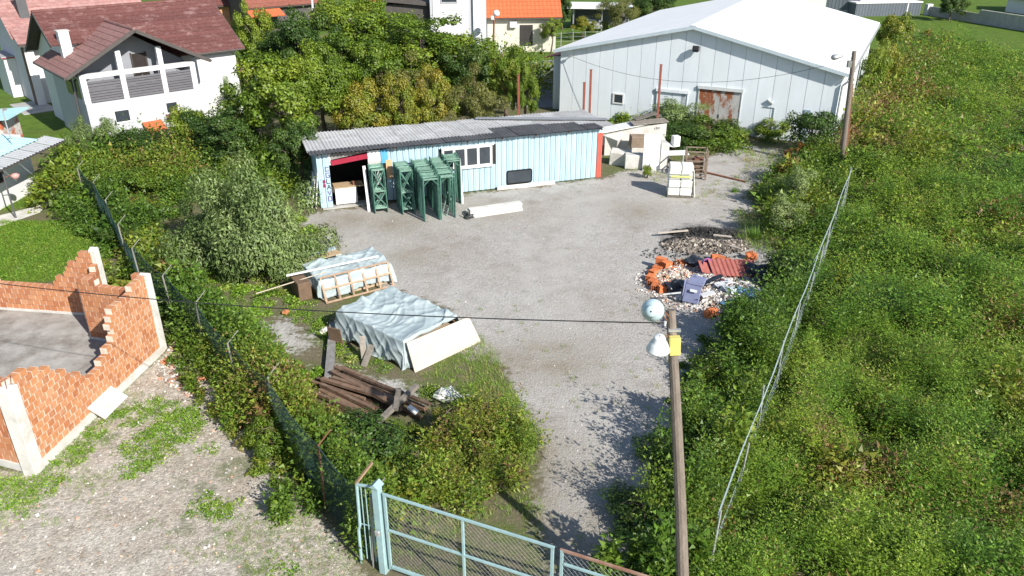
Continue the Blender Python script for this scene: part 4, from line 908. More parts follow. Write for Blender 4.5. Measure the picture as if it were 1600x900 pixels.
part('wall', WHITEP, ds2, lambda b: b.span(-6, -.02, .1, 4, 0, 3.2)); part('base', CONC, ds2, lambda b: b.span(0, 4.05, 0, 3, 0, .59)); part('roof', WHITEP, ds2, lambda b: b.span(0, 4.1, .0, 4, 2.61, 2.7))
aw0, aw1 = G(1450, 24), G(1680, 62); awl = (aw1 - aw0).to_2d().length; awy = atan2(aw1.y - aw0.y, aw1.x - aw0.x)
gw = thing('boundary_wall', 'long grey concrete boundary wall along the far lawn', 'wall', aw0, awy)
for k in range(int(awl / 2)): part('panel', CONC, gw, lambda b: b.span(k * 2 + .01, k * 2 + 1.99, 0, .15, 0, 1.15 + .35 * (k > 3) + .02 * (k % 3)))
part('gate_pier', PLASW, gw, lambda b: b.span(-.6, .0, -.3, .5, 0, 1.4)); part('coping', CONCW, gw, lambda b: b.span(8.2, awl, -.05, .2, 1.56, 1.64))
h7 = simple_house('dark_roof_house', 'low house with dark roof behind the concrete boundary wall', 1570, 18, 16, 8, 2.2, 4.2, awy, PLASW, mat('charcoal_tile', (.07, .05, .05), .8, .2, 3, objvar=.1), n=6, wave=0)
# lamp posts in the middle distance
for (bx, by), (tx, ty), Y, nm, lab, head in (((496, 120), (487, -6), 66.0, 'white_mast', 'tall slim white mast rising from the garden trees', False), ((770, 110), (772, 26), 71.0, 'street_lamp', 'brown street lamp with white double head in front of the bungalow', True)):
    p1 = at(tx, ty, Y); p0 = Vector((at(bx, by, Y).x, Y, 0)); t = thing(nm, lab, 'lamp post' if head else 'mast', p0); v = p1 - p0
    part('pole', WHITEP if not head else RUST, t, lambda b: b.tube((0, 0, 0), v, .11, .08, 9))
    if head:
        part('lamp_head', ENAMW, t, lambda b: b.lathe([(.02, 0), (.25, .08), (.3, .3), (.18, .5), (.02, .55)], v + Vector((.2, 0, 0)), 12), smooth=True, fix=False); part('lamp_head', ENAMW, t, lambda b: b.box(v + Vector((-.15, 0, -.1)), (.3, .3, .35)), bevel=.05)
    else: part('cap', GALV, t, lambda b: b.box(v + Vector((0, 0, .03)), (.25, .25, .06)))
# thin garden fence in front of the bungalow
gf0, gf1 = G(800, 80), G(950, 72); gfl = (gf1 - gf0).to_2d().length
gfn = thing('garden_fence', 'low see-through wire garden fence on thin posts before the bungalow', 'fence', gf0, atan2(gf1.y - gf0.y, gf1.x - gf0.x))
for k in range(9): part('post', GALV, gfn, lambda b: b.tube((k * gfl / 8, 0, 0), (k * gfl / 8, 0, 1.6), .04, .04, 6))
for z in (.3, .7, 1.1, 1.5): part('wire', GALV, gfn, lambda b: b.tube((0, 0, z), (gfl, 0, z), .012, .012, 4))
# ------------------------------------------------------------------ wire mesh helper
def chain_link(b, x0, x1, z0, z1, step, r, y=0.0, zfun=None):
    """two sets of crossing diagonal wires filling a rectangle in the local x-z plane"""
    H_ = z1 - z0; s = step * 1.414; k = x0 - H_
    while k < x1:
        for d in (1, -1):
            a, c = (k, k + H_) if d > 0 else (k + H_, k)
            za, zc = z0, z1
            pts = []
            lo, hi = max(min(a, c), x0), min(max(a, c), x1)
            if hi - lo < .01: continue
            f = lambda x: za + (x - a) / (c - a) * (zc - za)
            p, q = (lo, y + d * r, f(lo)), (hi, y + d * r, f(hi))
            if zfun: p = (p[0], p[1], min(p[2], zfun(p[0]))); q = (q[0], q[1], min(q[2], zfun(q[0])))
            b.tube(p, q, r, r, 4, cap=False)
        k += s
# ------------------------------------------------------------------ steel gate
GY = radians(-23.4); g0 = Vector((-2.86, 13.0, 0))
WIREG = mat('gate_wire', (.30, .32, .30), .5, .15, metal=.4)
gp = thing('gate_post', 'thick pale blue steel gate post with narrow barred side panel', 'gate post', g0, GY)
part('post', STEELB, gp, lambda b: b.span(-.085, .085, -.085, .085, 0, 2.46), bevel=.012)
part('cap', STEELB, gp, lambda b: b.prism([(-.12, 2.46), (.12, 2.46), (0, 2.56)], 'y', -.12, .12))
part('side_rail', STEELB, gp, lambda b: b.path([(-.62, .02, 0), (-.60, .02, 1.0), (-.55, .02, 1.15), (-.52, .02, 2.3), (-.1, .02, 2.38)], .035, 7))
for k in range(3): part('bar', STEELB, gp, lambda b: b.tube((-.45 + k * .12, .02, .2), (-.42 + k * .11, .02, 2.3), .012, .012, 5))
part('bar', STEELB, gp, lambda b: b.tube((-.58, .02, 1.2), (-.1, .02, 1.25), .014, .014, 5))
part('hinge', GALV, gp, lambda b: b.box((.0, -.13, 1.25), (.12, .06, .14)), bevel=.015)
part('barb_arm', mat('tan_arm', (.34, .22, .14), .8, .2), gp, lambda b: b.beam((-.55, .02, 2.3), (-.30, .35, 2.72), .06, .04))
def gate_leaf(label, x0, x1, rails, topm, verts):
    t = thing('gate_leaf', label, 'gate', g0, GY)
    part('stile', STEELB, t, lambda b: b.span(x0, x0 + .055, -.025, .025, .17, 2.30)); part('stile', STEELB, t, lambda b: b.span(x1 - .055, x1, -.025, .025, .17, 2.30))
    part('top_rail', topm, t, lambda b: b.span(x0 - .01, x1 + .01, -.024, .024, 2.26, 2.305)); part('bottom_rail', STEELB, t, lambda b: b.span(x0 + .071, x1 - .071, -.03, .03, .2, .265))
    for z in rails: part('mid_rail', STEELB, t, lambda b: b.span(x0 + .071, x1 - .071, -.022, .022, z, z + .045))
    for xv in verts: part('mullion', STEELB, t, lambda b: b.span(xv, xv + .045, -.027, .027, .266, 2.249))
    o = part('chain_link', WIREG, t, lambda b: chain_link(b, x0 + .05, x1 - .05, .22, 2.26, .085, .0026, .045), fix=False); o['kind'] = 'stuff'
    return t
gate_leaf('pale blue chain link gate leaf hung on the thick post', .15, 4.0, [1.28], STEELB, [2.0])
gate_leaf('chain link gate leaf with rusty top rail beside the utility pole', 4.14, 8.0, [1.92, .9], mat('rusty_rail', (.36, .25, .19), .8, .2, 5, dirt=(.22, .09, .055), dscale=2, damt=.9, dlo=.42), [6.1])
def gpost(x): return g0 + Vector((cos(GY) * x, sin(GY) * x, 0))

# ------------------------------------------------------------------ green mesh fence along the left
NET = mat('green_net', (.035, .075, .06), .6, .2, 3)
fpx = [(122, 262), (144, 281), (163, 307), (186, 345), (210, 388), (258, 428), (305, 474), (360, 536), (415, 588), (495, 690), (572, 775)]
FP = [G(a, b, 2.05) for a, b in fpx]; FP = [Vector((p.x, p.y, 0)) for p in FP]
tops = [2.05, 1.95, 1.8, 1.2, 2.05, 2.0, 2.05, 2.05, 2.0, 1.95, 2.1]
fen = thing('mesh_fence', 'sagging dark green mesh fence on angled posts between the ruin and the yard', 'fence', FP[0])
for i, (p, h) in enumerate(zip(FP, tops)):
    m_ = RUST if i == 9 else mat('post_pale', (.24, .23, .205), .7, .2)
    q = p - FP[0]; lean = Vector((random.uniform(-.1, .12), random.uniform(-.06, .06), 0))
    part('post', m_, fen, lambda b: b.tube(q, q + lean + Vector((0, 0, max(h, 1.9))), .028, .028, 7))
    part('arm', m_, fen, lambda b: b.tube(q + lean + Vector((0, 0, max(h, 1.9))), q + lean + Vector((.30, .18, max(h, 1.9) + .34)), .018, .014, 6))
for i in range(len(FP) - 1):
    a, c = FP[i], FP[i + 1]; L = (c - a).to_2d().length; h0, h1 = tops[i], tops[i + 1]
    zf = lambda x: h0 + (h1 - h0) * x / L - .22 * sin(pi * x / L)
    o = part('mesh_panel', NET, fen, lambda b: chain_link(b, 0, L, .05, max(h0, h1), .065, .0038, 0, zf), fix=False); o['kind'] = 'stuff'
    o.location = a - FP[0]; o.rotation_euler = (0, 0, atan2(c.y - a.y, c.x - a.x))
    part('top_wire', NET, fen, lambda b: b.path([(a - FP[0]) + (c - a) * t + Vector((0, 0, zf(t * L))) for t in np.linspace(0, 1, 7)], .012, 4))
# ------------------------------------------------------------------ wire fence along the right of the yard
r0_, r1_ = G(1122, 800, 2.0), G(1331, 262, 2.0); rL = (r1_ - r0_).to_2d().length; rY = atan2(r1_.y - r0_.y, r1_.x - r0_.x)
rfn = thing('wire_fence', 'long pale wire fence running straight through the tall weeds', 'fence', (r0_.x, r0_.y, 0), rY)
FW = mat('fence_wire_pale', (.36, .44, .45), .5, .15, metal=.2)
for k in range(11): part('post', mat('post_pale'.replace('pale', 'grey2'), (.36, .37, .36), .7, .2), rfn, lambda b: b.tube((k * rL / 10, 0, 0), (k * rL / 10 + random.uniform(-.05, .05), random.uniform(-.12, .12), 2.02), .022, .022, 7))
for z, r in ((1.98, .009), (1.93, .007), (1.85, .006), (1.1, .007), (.6, .007)):
    part('wire', FW, rfn, lambda b: b.path([(x_, .018 * sin(x_ * .9 + z * 3), z - .02 * abs(sin(pi * x_ / (rL / 10)))) for x_ in np.linspace(0, rL, 44)], r, 5))
o = part('chain_link', FW, rfn, lambda b: chain_link(b, 0, rL, .1, 1.0, .15, .0025), fix=False); o['kind'] = 'stuff'
for k, (t, dx) in enumerate(((.60, -.4),)): part('brace', FW, rfn, lambda b: b.tube((t * rL, 0, 1.9), (t * rL + dx * 1.5, .5, .3), .012, .012, 5))

# ------------------------------------------------------------------ scaffold frames stacked against the shed
SCG = mat('scaffold_green', (.065, .165, .125), .6, .25, 6, objvar=.25, dirt=(.20, .31, .25), dscale=5, damt=.7, dlo=.5)
SCT = mat('scaffold_green_worn', (.17, .29, .225), .65, .25, 8, objvar=.25, dirt=(.07, .15, .12), dscale=6, damt=.6)
def portal(w, h):
    t = thing('scaffold_frame', '', 'scaffold frame')
    for xx in (0, w): part('leg', SCG, t, lambda b: b.tube((xx, 0, 0), (xx, 0, h), .026, .026, 6))
    part('top_beam', SCT, t, lambda b: b.box((w / 2, 0, h - .1), (w - .052, .05, .05)))
    part('tie', SCT, t, lambda b: b.tube((.03, 0, h - .3), (w - .03, 0, h - .3), .014, .014, 5)) if False else None
    for xx, s in ((0, 1), (w, -1)): part('corner_brace', SCG, t, lambda b: b.tube((xx, 0, h - .42), (xx + s * .3, 0, h - .12), .016, .016, 5))
    return t
def lattice(w, h):
    t = thing('scaffold_frame', '', 'scaffold frame')
    for xx in (0, w): part('leg', SCG, t, lambda b: b.tube((xx, 0, 0), (xx, 0, h), .026, .026, 6))
    for z in (.28, h * .5, h - .06): part('rung', SCT, t, lambda b: b.box((w / 2, 0, z), (w - .052, .05, .08)))
    for z0, z1 in ((.34, h * .5 - .05), (h * .5 + .05, h - .12)):
        for a, c in ((z0, z1), (z1, z0)): part('brace', SCG, t, lambda b: b.beam((.026, 0, a), (w - .026, 0, c), .018, .04))
    return t
def bundle(fn, w, h, x, y0, y1, n, label, group, lean=0.0, dx=0.0, hv=0.05):
    rg = random.Random(int(x * 100)); proto = fn(w, h)
    for k in range(n):
        t = proto if k == 0 else copy_tree(proto)
        y = y0 + (y1 - y0) * k / (n - 1); p = shed_pt(x + dx * k / (n - 1) + rg.uniform(-.02, .02), y)
        t.location = p; t.rotation_euler = (lean + rg.uniform(-.012, .012), rg.uniform(-.015, .015), SY + rg.uniform(-.02, .02)); t.scale = (1, 1, 1 + rg.uniform(-hv, hv) * .5)
        tag(t, label, 'scaffold frame', group)
bundle(lattice, .6, 2.2, 2.38, -1.6, -.75, 9, 'green lattice scaffold frame leaning beside the shed doorway', 'lattice frames by the doorway', radians(-9))
bundle(lattice, .58, 2.2, 3.62, -2.15, -.8, 12, 'green lattice scaffold frame in the stack between doorway and window', 'lattice frames before the blue wall', radians(-7))
bundle(portal, .72, 2.15, 4.42, -3.4, -.35, 26, 'green portal scaffold frame in the foremost stack before the shed', 'portal frames, foremost stack', 0, .1)
bundle(portal, .68, 2.2, 5.2, -3.35, -.4, 24, 'green portal scaffold frame in the middle stack before the shed', 'portal frames, middle stack', 0, .25)
bundle(portal, .66, 2.3, 6.0, -1.6, -.25, 12, 'green portal scaffold frame in the short stack under the strip window', 'portal frames under the window', 0, .1)
for dx_, dy_ in ((5.35, -2.9), (5.55, -3.0)):
    lr = part('brace_rod', SCT, None, lambda b: b.tube((0, 0, 0), (.28, .5, 1.05), .022, .022, 6)); lr.location = shed_pt(dx_, dy_); tag(lr, 'thin green brace rod leaning inside the middle scaffold stack', 'rod', 'brace rods in the middle stack')
wp_ = part('wall_plank', WHITEP, None, lambda b: b.box((0, 0, 1.12), (.12, .05, 2.25))); wp_.name = 'white_pole'; wp_.location = shed_pt(6.75, -1.55); wp_.rotation_euler = (radians(-10), 0, SY); tag(wp_, 'white board standing at the outer corner of the short scaffold stack', 'board')
wp2 = part('white_board', WHITEP, None, lambda b: b.box((0, 0, 1.1), (.14, .05, 2.2))); wp2.location = shed_pt(2.16, -1.15); wp2.rotation_euler = (radians(-14), 0, SY); tag(wp2, 'pale board leaning at the doorway edge beside the lattice frames', 'board')
# things in the doorway
tbx = thing('work_bench', 'white sided work bench with a pale top inside the shed doorway', 'bench', shed_pt(.75, .0), SY)
part('front_panel', WHITEP, tbx, lambda b: b.span(.0, 1.05, .0, .05, .12, .95)); part('top', WOODY, tbx, lambda b: b.span(-.03, 1.4, -.04, .75, .951, .99)); part('side_panel', WHITEP, tbx, lambda b: b.span(1.0, 1.05, .051, .7, .12, .95))
for xx in (.02, .96): part('leg', WOODG, tbx, lambda b: b.span(xx, xx + .08, .05, .12, .0, .119))
part('vise', RUST, tbx, lambda b: (b.span(.9, .98, .1, .2, .991, 1.15), b.span(.86, 1.02, .13, .17, 1.15, 1.19)))
bk = thing('bucket', 'pale violet plastic bucket standing at the back of the dark shed', 'bucket', shed_pt(2.0, 1.9, .05), 0); part('shell', mat('violet_plastic', (.35, .33, .45), .5, .1), bk, lambda b: b.lathe([(.001, .01), (.13, 0), (.17, .34), (.18, .35), (.16, .34), (.12, .02), (.001, .02)], n=16), smooth=True, fix=False); part('handle', GALV, bk, lambda b: b.path([(.17 * cos(a), 0, .33 + .12 * sin(a)) for a in np.linspace(0, pi, 9)], .008, 5))
# sheets of white board leaning on the shed's end wall
for k, (dx, dz) in enumerate(((-.12, 2.0), (-.3, 1.5), (-.5, 1.0))):
    wb = part('white_sheet', WHITEP, None, lambda b: b.box((0, 0, dz / 2), (.04, 1.1 + .1 * k, dz))); wb.location = shed_pt(dx - .12, .55 + .25 * k); wb.rotation_euler = (Matrix.Rotation(SY, 3, 'Z') @ Matrix.Rotation(radians(8 + 4 * k), 3, 'Y')).to_euler(); tag(wb, ['tallest white sheet leaning on the shadowed end of the shed', 'middle sized white sheet leaning on the end of the shed', 'lowest white sheet slumped at the end of the shed'][k], 'sheet')
# white planks on the ground
cl = shed_pt(0, 0)
pk0, pk1 = G(737, 341), G(818, 329); pyaw = atan2(pk1.y - pk0.y, pk1.x - pk0.x); pL = (pk1 - pk0).to_2d().length
PLK = mat('white_plank', (.66, .645, .61), .75, .08, 3, dirt=(.42, .39, .34), damt=.5, objvar=.08)
_k = 0
for lay, (n, dz) in enumerate(((4, 0.0), (3, .1), (2, .2))):
    for j in range(n):
        o = part('white_plank', PLK, None, lambda b: b.box((pL / 2 + random.uniform(-.08, .08), 0, .05), (pL, .2, .095))); o.location = Vector((pk0.x, pk0.y, dz)) + Vector((-sin(pyaw), cos(pyaw), 0)) * (.1 + j * .215 + lay * .12); o.rotation_euler = (0, 0, pyaw + random.uniform(-.02, .02)); tag(o, ['long white plank in the bottom layer of the stack before the scaffold frames', 'long white plank in the middle layer of the stack before the scaffold frames', 'long white plank on top of the stack before the scaffold frames'][lay], 'plank', ['white planks, bottom layer', 'white planks, middle layer', 'white planks, top layer'][lay])
clamp = thing('steel_clamps', 'tangle of dark steel clamps lying at the end of the white planks', 'clamp', pk0 + Vector((-.15, .1, 0)), pyaw)
for k in range(7): part('clamp', mat('dark_steel', (.05, .055, .055), .6, .2), clamp, lambda b: b.path([(random.uniform(-.25, .25), random.uniform(-.3, .3), random.uniform(.02, .25)) for _ in range(4)], .03, 6))
tp = thing; lbd = part('white_plank', PLK, None, lambda b: b.box((1.6, 0, .1), (3.2, .06, .2))); q0 = G(777, 297); lbd.location = q0; lbd.rotation_euler = (0, 0, SY - .02); tag(lbd, 'single white plank on edge along the foot of the shed below the hatch', 'plank')

# ------------------------------------------------------------------ tarp covered piles
TARP = mat('tarp', (.36, .43, .44), .42, .10, 2, .12, 12, spec=.4, dirt=(.50, .55, .55), dscale=1.5, damt=.6)
CREAM = mat('cream_board', (.52, .46, .395), .75, .05, 2, dirt=(.50, .41, .33), dscale=1.2, damt=.5)
BRWN = mat('brown_board', (.16, .105, .07), .85, .2, 4)
def tarp(parent, Lx, Ly, h, over, seed, sagv=.0, res=.042, drop=None, slope=0.0):
    rng = np.random.default_rng(seed); ph = rng.uniform(0, 6.28, 12)
    creases = []
    for _ in range(22):
        a0 = rng.uniform(0, pi); creases.append((rng.uniform(-.2, Lx + .2), rng.uniform(-.2, Ly + .2), cos(a0), sin(a0), rng.uniform(.03, .09), rng.uniform(.3, 1.1), rng.uniform(.03, .10) * rng.choice([1, 1, -.6])))
    us = np.arange(-over, Lx + over + res, res); vs_ = np.arange(-over, Ly + over + res, res); V = []
    for v in vs_:
        for u in us:
            cu, cv = min(max(u, 0), Lx), min(max(v, 0), Ly); du, dv = u - cu, v - cv; d = hypot(du, dv)
            fold = .35 * sin(u * 5.3 + ph[0] + 1.4 * sin(v * 3.1 + ph[1])) * .5 + sin(v * 6.7 + ph[2] + 1.8 * sin(u * 2.3 + ph[3])) * .5 + .8 * (1 - abs(sin((u + v) * 3.7 + ph[4] + sin(v * 4 + ph[5])))) ** 2 + .7 * (1 - abs(sin((u * .8 - v * 1.4) * 4.5 + ph[6] + 1.3 * sin(u * 3 + ph[7])))) ** 3
            zt = h + slope * cv - sagv * (sin(pi * cu / Lx) * sin(pi * cv / Ly)) * (.6 + .6 * sin(cu * 2.1 + ph[7])) + .035 * fold + .05 * max(0, sin(u * 2.7 + v * 1.9 + ph[10] + 1.5 * sin(v * 1.7 + ph[11]))) ** 4
            for (cx0, cy0, ca, sa, wd, ln, am) in creases:
                a_ = (u - cx0) * ca + (v - cy0) * sa; b_ = -(u - cx0) * sa + (v - cy0) * ca + .12 * sin(a_ * 3 + cx0 * 9); zt += am * math.exp(-abs(b_) / wd) * math.exp(-(a_ / ln) ** 2)
            if d > 0:
                out = d * .16 + .05 * fold * min(1, d * 3); nx_, ny_ = (du / d, dv / d)
                V.append((cu + nx_ * out, cv + ny_ * out, max(.03, zt - d * (.97 + .04 * fold))))
            else: V.append((cu, cv, zt))
    nu = len(us); f = []
    keep = lambda u, v: (hypot(u - min(max(u, 0), Lx), v - min(max(v, 0), Ly)) < over * (.84 + .14 * sin(u * 2.4 + ph[8]) + .14 * sin(v * 3.3 + ph[9]))) and not (drop and drop(u, v))
    for j in range(len(vs_) - 1):
        for i in range(nu - 1):
            if keep(us[i], vs_[j]): f.append((j * nu + i, j * nu + i + 1, (j + 1) * nu + i + 1, (j + 1) * nu + i))
    o = MB().add(V, f).build('tarp', TARP, parent, smooth=True, fix=False)
    md = o.modifiers.new('thickness', 'SOLIDIFY'); md.thickness = .006
    return o
def board_stack(parent, Lx, Ly, h, n, m, name='board'):
    for k in range(n): part(name, m, parent, lambda b: b.span(random.uniform(.02, .12), Lx - random.uniform(.02, .12), random.uniform(.02, .12), Ly - random.uniform(.02, .12), h * k / n + .004, h * (k + 1) / n))
p2o = Vector((-3.45, 21.62, 0)); p2y = radians(50)
pile2 = thing('covered_stack', 'big stack of boards under a crumpled grey blue tarpaulin beside the timber pile', 'stack', p2o, p2y)
board_stack(pile2, 2.45, 3.3, .55, 4, mat('ply_board', (.40, .30, .20), .8, .15, objvar=.2))
tarp(pile2, 2.45, 3.35, .95, 1.25, 4, .22, drop=lambda u, v: v < -.12 and u > .25)
def p2(x, y, z=0.0): return p2o + Vector((cos(p2y) * x - sin(p2y) * y, sin(p2y) * x + cos(p2y) * y, z))
cb = part('cream_panel', CREAM, None, lambda b: b.prism([(0, 0), (2.85, 0), (2.62, .98), (.0, 1.02)], 'y', 0, .05), bevel=.006); cb.location = p2(-.02, -.48); cb.rotation_euler = (Matrix.Rotation(p2y - .10, 3, 'Z') @ Matrix.Rotation(radians(-20), 3, 'X')).to_euler(); tag(cb, 'large cream panel leaning on the front of the tarpaulin covered stack', 'panel')
bb = part('brown_sheet', BRWN, None, lambda b: b.box((0, 0, .42), (.04, 1.25, .84))); bb.location = p2(2.78, .75); bb.rotation_euler = (Matrix.Rotation(p2y + .12, 3, 'Z') @ Matrix.Rotation(radians(-34), 3, 'Y')).to_euler(); tag(bb, 'dark brown sheet slanting against the open end of the covered stack', 'sheet')
bb2 = part('brown_sheet', BRWN, None, lambda b: b.box((0, 0, .38), (.5, .04, .76))); bb2.location = p2(-.55, 2.75); bb2.rotation_euler = (radians(-8), 0, p2y + 1.9); tag(bb2, 'small brown board wedged under the raised edge of the tarpaulin', 'board')
for k, (a, c) in enumerate(((( -.62, 1.25, .02), (-.38, 1.6, .75)), ((-.85, 1.05, .02), (-.28, 1.25, .5)))):
    pw_ = part('grey_plank', WOODG, None, lambda b: b.beam(p2(*a), p2(*c), .2, .04)); tag(pw_, ['taller grey plank leaning on the side of the covered stack', 'shorter grey plank lying across the foot of the covered stack'][k], 'plank')
p1o = Vector((-7.2, 26.35, 0)); p1y = radians(33)
pile1 = thing('covered_stack', 'low stack under a flat grey blue tarpaulin beside the willow bush', 'stack', p1o, p1y)
board_stack(pile1, 2.95, 1.75, .74, 5, mat('ply_board', (.4, .3, .2)))
tarp(pile1, 2.95, 1.8, .80, .8, 9, .05)
def p1(x, y, z=0.0): return p1o + Vector((cos(p1y) * x - sin(p1y) * y, sin(p1y) * x + cos(p1y) * y, z))
wfm = thing('old_window_sash', 'old timber window sash with glazing bars leaning on the low covered stack', 'window sash', p1(.05, -.42), p1y); wfm.rotation_euler = (Matrix.Rotation(p1y, 3, 'Z') @ Matrix.Rotation(radians(-28), 3, 'X')).to_euler()
OLDW = mat('old_frame_wood', (.36, .25, .17), .85, .25, 6, .3, 40, objvar=.2)
for z in (0, .5, .95): part('rail', OLDW, wfm, lambda b: b.span(0, 2.8, 0, .06, z, z + .07))
for xx in (0, .55, 1.1, 1.65, 2.2, 2.73): part('bar', OLDW, wfm, lambda b: (b.span(xx, xx + .07, .005, .055, .071, .499))); 
for xx in (0, .55, 1.1, 1.65, 2.2, 2.73): part('bar', OLDW, wfm, lambda b: (b.span(xx, xx + .07, .005, .055, .571, .949)))
wfm.location.z = .03
ls = part('white_batten', WHITEP, None, lambda b: b.beam(p1(-.9, 1.0, .88), p1(2.75, .75, .90), .09, .05)); tag(ls, 'long white batten lying across the low covered stack', 'batten')
ls2 = part('bamboo_pole', mat('pale_stick', (.50, .43, .33), .8, .15), None, lambda b: b.tube(p1(-2.1, 1.0, .45), p1(.5, .55, .86), .025, .02, 6)); tag(ls2, 'thin pale stick poking out from the low covered stack', 'stick')
ls3 = part('ochre_board', mat('ochre_board', (.45, .33, .20), .8, .12), None, lambda b: b.beam(p1(.2, 2.15, .78), p1(1.7, 2.25, .80), .45, .03)); tag(ls3, 'ochre plywood offcut resting on the back of the low stack', 'board')
kb = thing('covered_stack', 'small heap under dark blue sheeting behind the low covered stack', 'stack', p1(.3, 2.55), p1y); board_stack(kb, 1.6, .8, .45, 3, WOODB); ot = tarp(kb, 1.6, .85, .5, .35, 21, .05)
bx_ = part('brown_crate', BRWN, None, lambda b: b.box((0, 0, .36), (.5, .9, .72)), bevel=.02); bx_.location = p1(-.45, .8); bx_.rotation_euler = (0, 0, p1y); tag(bx_, 'dark brown box tucked under the end of the low covered stack', 'box')

# ------------------------------------------------------------------ timber
gb = part('timber_beam', mat('silver_beam', (.235, .225, .215), .9, .2, 6, .4, 50), None, lambda b: b.beam(G(514, 592, .12), G(521, 508, .12), .26, .22)); tag(gb, 'long silver grey timber beam lying alone by the covered stack', 'beam')
tg = Vector((-5.9, 20.9, 0)); td = Vector((2.9, -1.95, 0)).normalized(); tn = Vector((-td.y, td.x, 0))
rg = random.Random(12)
for k in range(26):
    lay = 0 if k < 13 else (1 if k < 21 else 2); j = k if k < 13 else (k - 13 if k < 21 else k - 21)
    off = (-1.05 + j * .15) if lay == 0 else (-.9 + j * .2 if lay == 1 else -.6 + j * .24); L_ = rg.uniform(2.0, 3.6); s_ = rg.uniform(-.2, .6); dv = tn * rg.uniform(-.38, .38)
    a = tg + td * s_ + tn * off + Vector((0, 0, .07 + lay * .13)); c = a + td * L_ + dv + Vector((0, 0, rg.uniform(-.03, .06)))
    o = part('timber_beam', WOODB, None, lambda b: b.beam(a, c, rg.uniform(.08, .15), rg.uniform(.07, .12))); tag(o, ['dark brown timber lying on the ground at the bottom of the timber pile', 'dark brown timber in the middle layer of the timber pile', 'dark brown timber lying on top of the timber pile'][lay], 'beam', ['timbers at the bottom of the pile', 'timbers in the middle of the pile', 'timbers on top of the pile'][lay])
for k, (a, c, lab) in enumerate(((G(590, 660, .5), G(652, 602, .62), 'grey timber lying crosswise on top of the timber pile'), (G(618, 640, .55), G(623, 608, .75), 'short grey timber stub crossing the top of the pile'), (G(556, 592, .1), G(665, 640, .1), 'thin dark timber at the far edge of the pile'))):
    o = part('timber_beam', WOODG if k < 2 else WOODB, None, lambda b: b.beam(a, c, .14, .13)); tag(o, lab, 'beam')
o = part('white_offcut', WHITEP, None, lambda b: b.box((0, 0, 0), (.32, .16, .06), Matrix.Rotation(.4, 3, 'Y'))); o.location = G(645, 640, .45); o.rotation_euler = (0, 0, -.5); tag(o, 'small white offcut on the end of the timber pile', 'offcut')
def lump(name, c, s, m, seed, label, cat, n=2, amp=.25, group=None):
    import bmesh
    bm = bmesh.new(); bmesh.ops.create_icosphere(bm, subdivisions=n, radius=1); rr = random.Random(seed); ph = [rr.uniform(0, 6) for _ in range(6)]
    for v in bm.verts:
        p = v.co.copy(); k = 1 + amp * (sin(p.x * 3.1 + ph[0]) * sin(p.y * 2.7 + ph[1]) + .6 * sin(p.z * 5 + ph[2] + p.x * 4)); v.co = Vector((p.x * s[0], p.y * s[1], p.z * s[2])) * k
    me = bpy.data.meshes.new(name); bm.to_mesh(me); bm.free(); me.materials.append(m); o = link(bpy.data.objects.new(name, me)); o.location = c
    if label: tag(o, label, cat, group)
    return o
SACK = mat('white_sack', (.66, .65, .62), .8, .12, 6, .3, 20)
lump('plastic_sack', G(698, 623) + Vector((0, 0, .14)), (.34, .28, .2), SACK, 1, 'crumpled white sack dropped at the end of the timber pile', 'sack'); lump('plastic_sack', G(722, 624) + Vector((0, 0, .08)), (.28, .16, .1), SACK, 2, 'flat white rag beside the crumpled white sack', 'rag')
for k, (px, py, s, lab) in enumerate(((508, 520, .2, 'pale stone beside the silver grey beam'), (447, 491, .16, 'orange brick fragment lying on the bare ground by the willow'))): lump('loose_stone', G(px, py) + Vector((0, 0, s * .5)), (s, s * .8, s * .6), CONCW if k == 0 else BRICK, k + 5, lab, 'stone')
# ------------------------------------------------------------------ rubble, ash and junk
CHUNK = leafmat('rubble_chunks', [(0, (.34, .32, .29)), (.25, (.50, .48, .45)), (.5, (.40, .33, .25)), (.7, (.60, .58, .56)), (.85, (.45, .18, .08)), (1, (.08, .075, .07))], trans=0.0, rough=.9, obj=0)
STONES = leafmat('gravel_stones', [(0, (.30, .28, .26)), (.4, (.44, .41, .38)), (.7, (.58, .55, .51)), (.85, (.34, .27, .21)), (.95, (.46, .24, .15)), (1, (.16, .13, .11))], trans=0.0, rough=.9, obj=0)
CHAR = leafmat('charcoal', [(0, (.02, .02, .02)), (.5, (.05, .048, .045)), (.8, (.20, .17, .14)), (1, (.42, .37, .31))], trans=0.0, rough=.95, obj=0)
def chunks(P, size, hue, rng, flat=.6):
    n = len(P); c = np.array([[x, y, z] for x in (-1, 1) for y in (-1, 1) for z in (-1, 1)], float)
    V = c[None] * (size[:, None, None] * rng.uniform(.35, 1, (n, 1, 3)) * np.array([1, 1, flat])) * rng.uniform(.6, 1.1, (n, 8, 1))
    q = unit(rng.normal(size=(n, 4)) * np.array([1, .35, .35, 1])); w, x, y, z = q.T
    R = np.stack([1 - 2 * (y * y + z * z), 2 * (x * y - z * w), 2 * (x * z + y * w), 2 * (x * y + z * w), 1 - 2 * (x * x + z * z), 2 * (y * z - x * w), 2 * (x * z - y * w), 2 * (y * z + x * w), 1 - 2 * (x * x + y * y)], -1).reshape(n, 3, 3)
    V = np.einsum('nij,nkj->nki', R, V) + P[:, None]
    T = np.array([(0, 1, 3), (0, 3, 2), (4, 6, 7), (4, 7, 5), (0, 4, 5), (0, 5, 1), (2, 3, 7), (2, 7, 6), (0, 2, 6), (0, 6, 4), (1, 5, 7), (1, 7, 3)])
    return V[:, T].reshape(-1, 3, 3), np.repeat(rng.uniform(0, 1, n), 12), np.repeat(hue, 12)
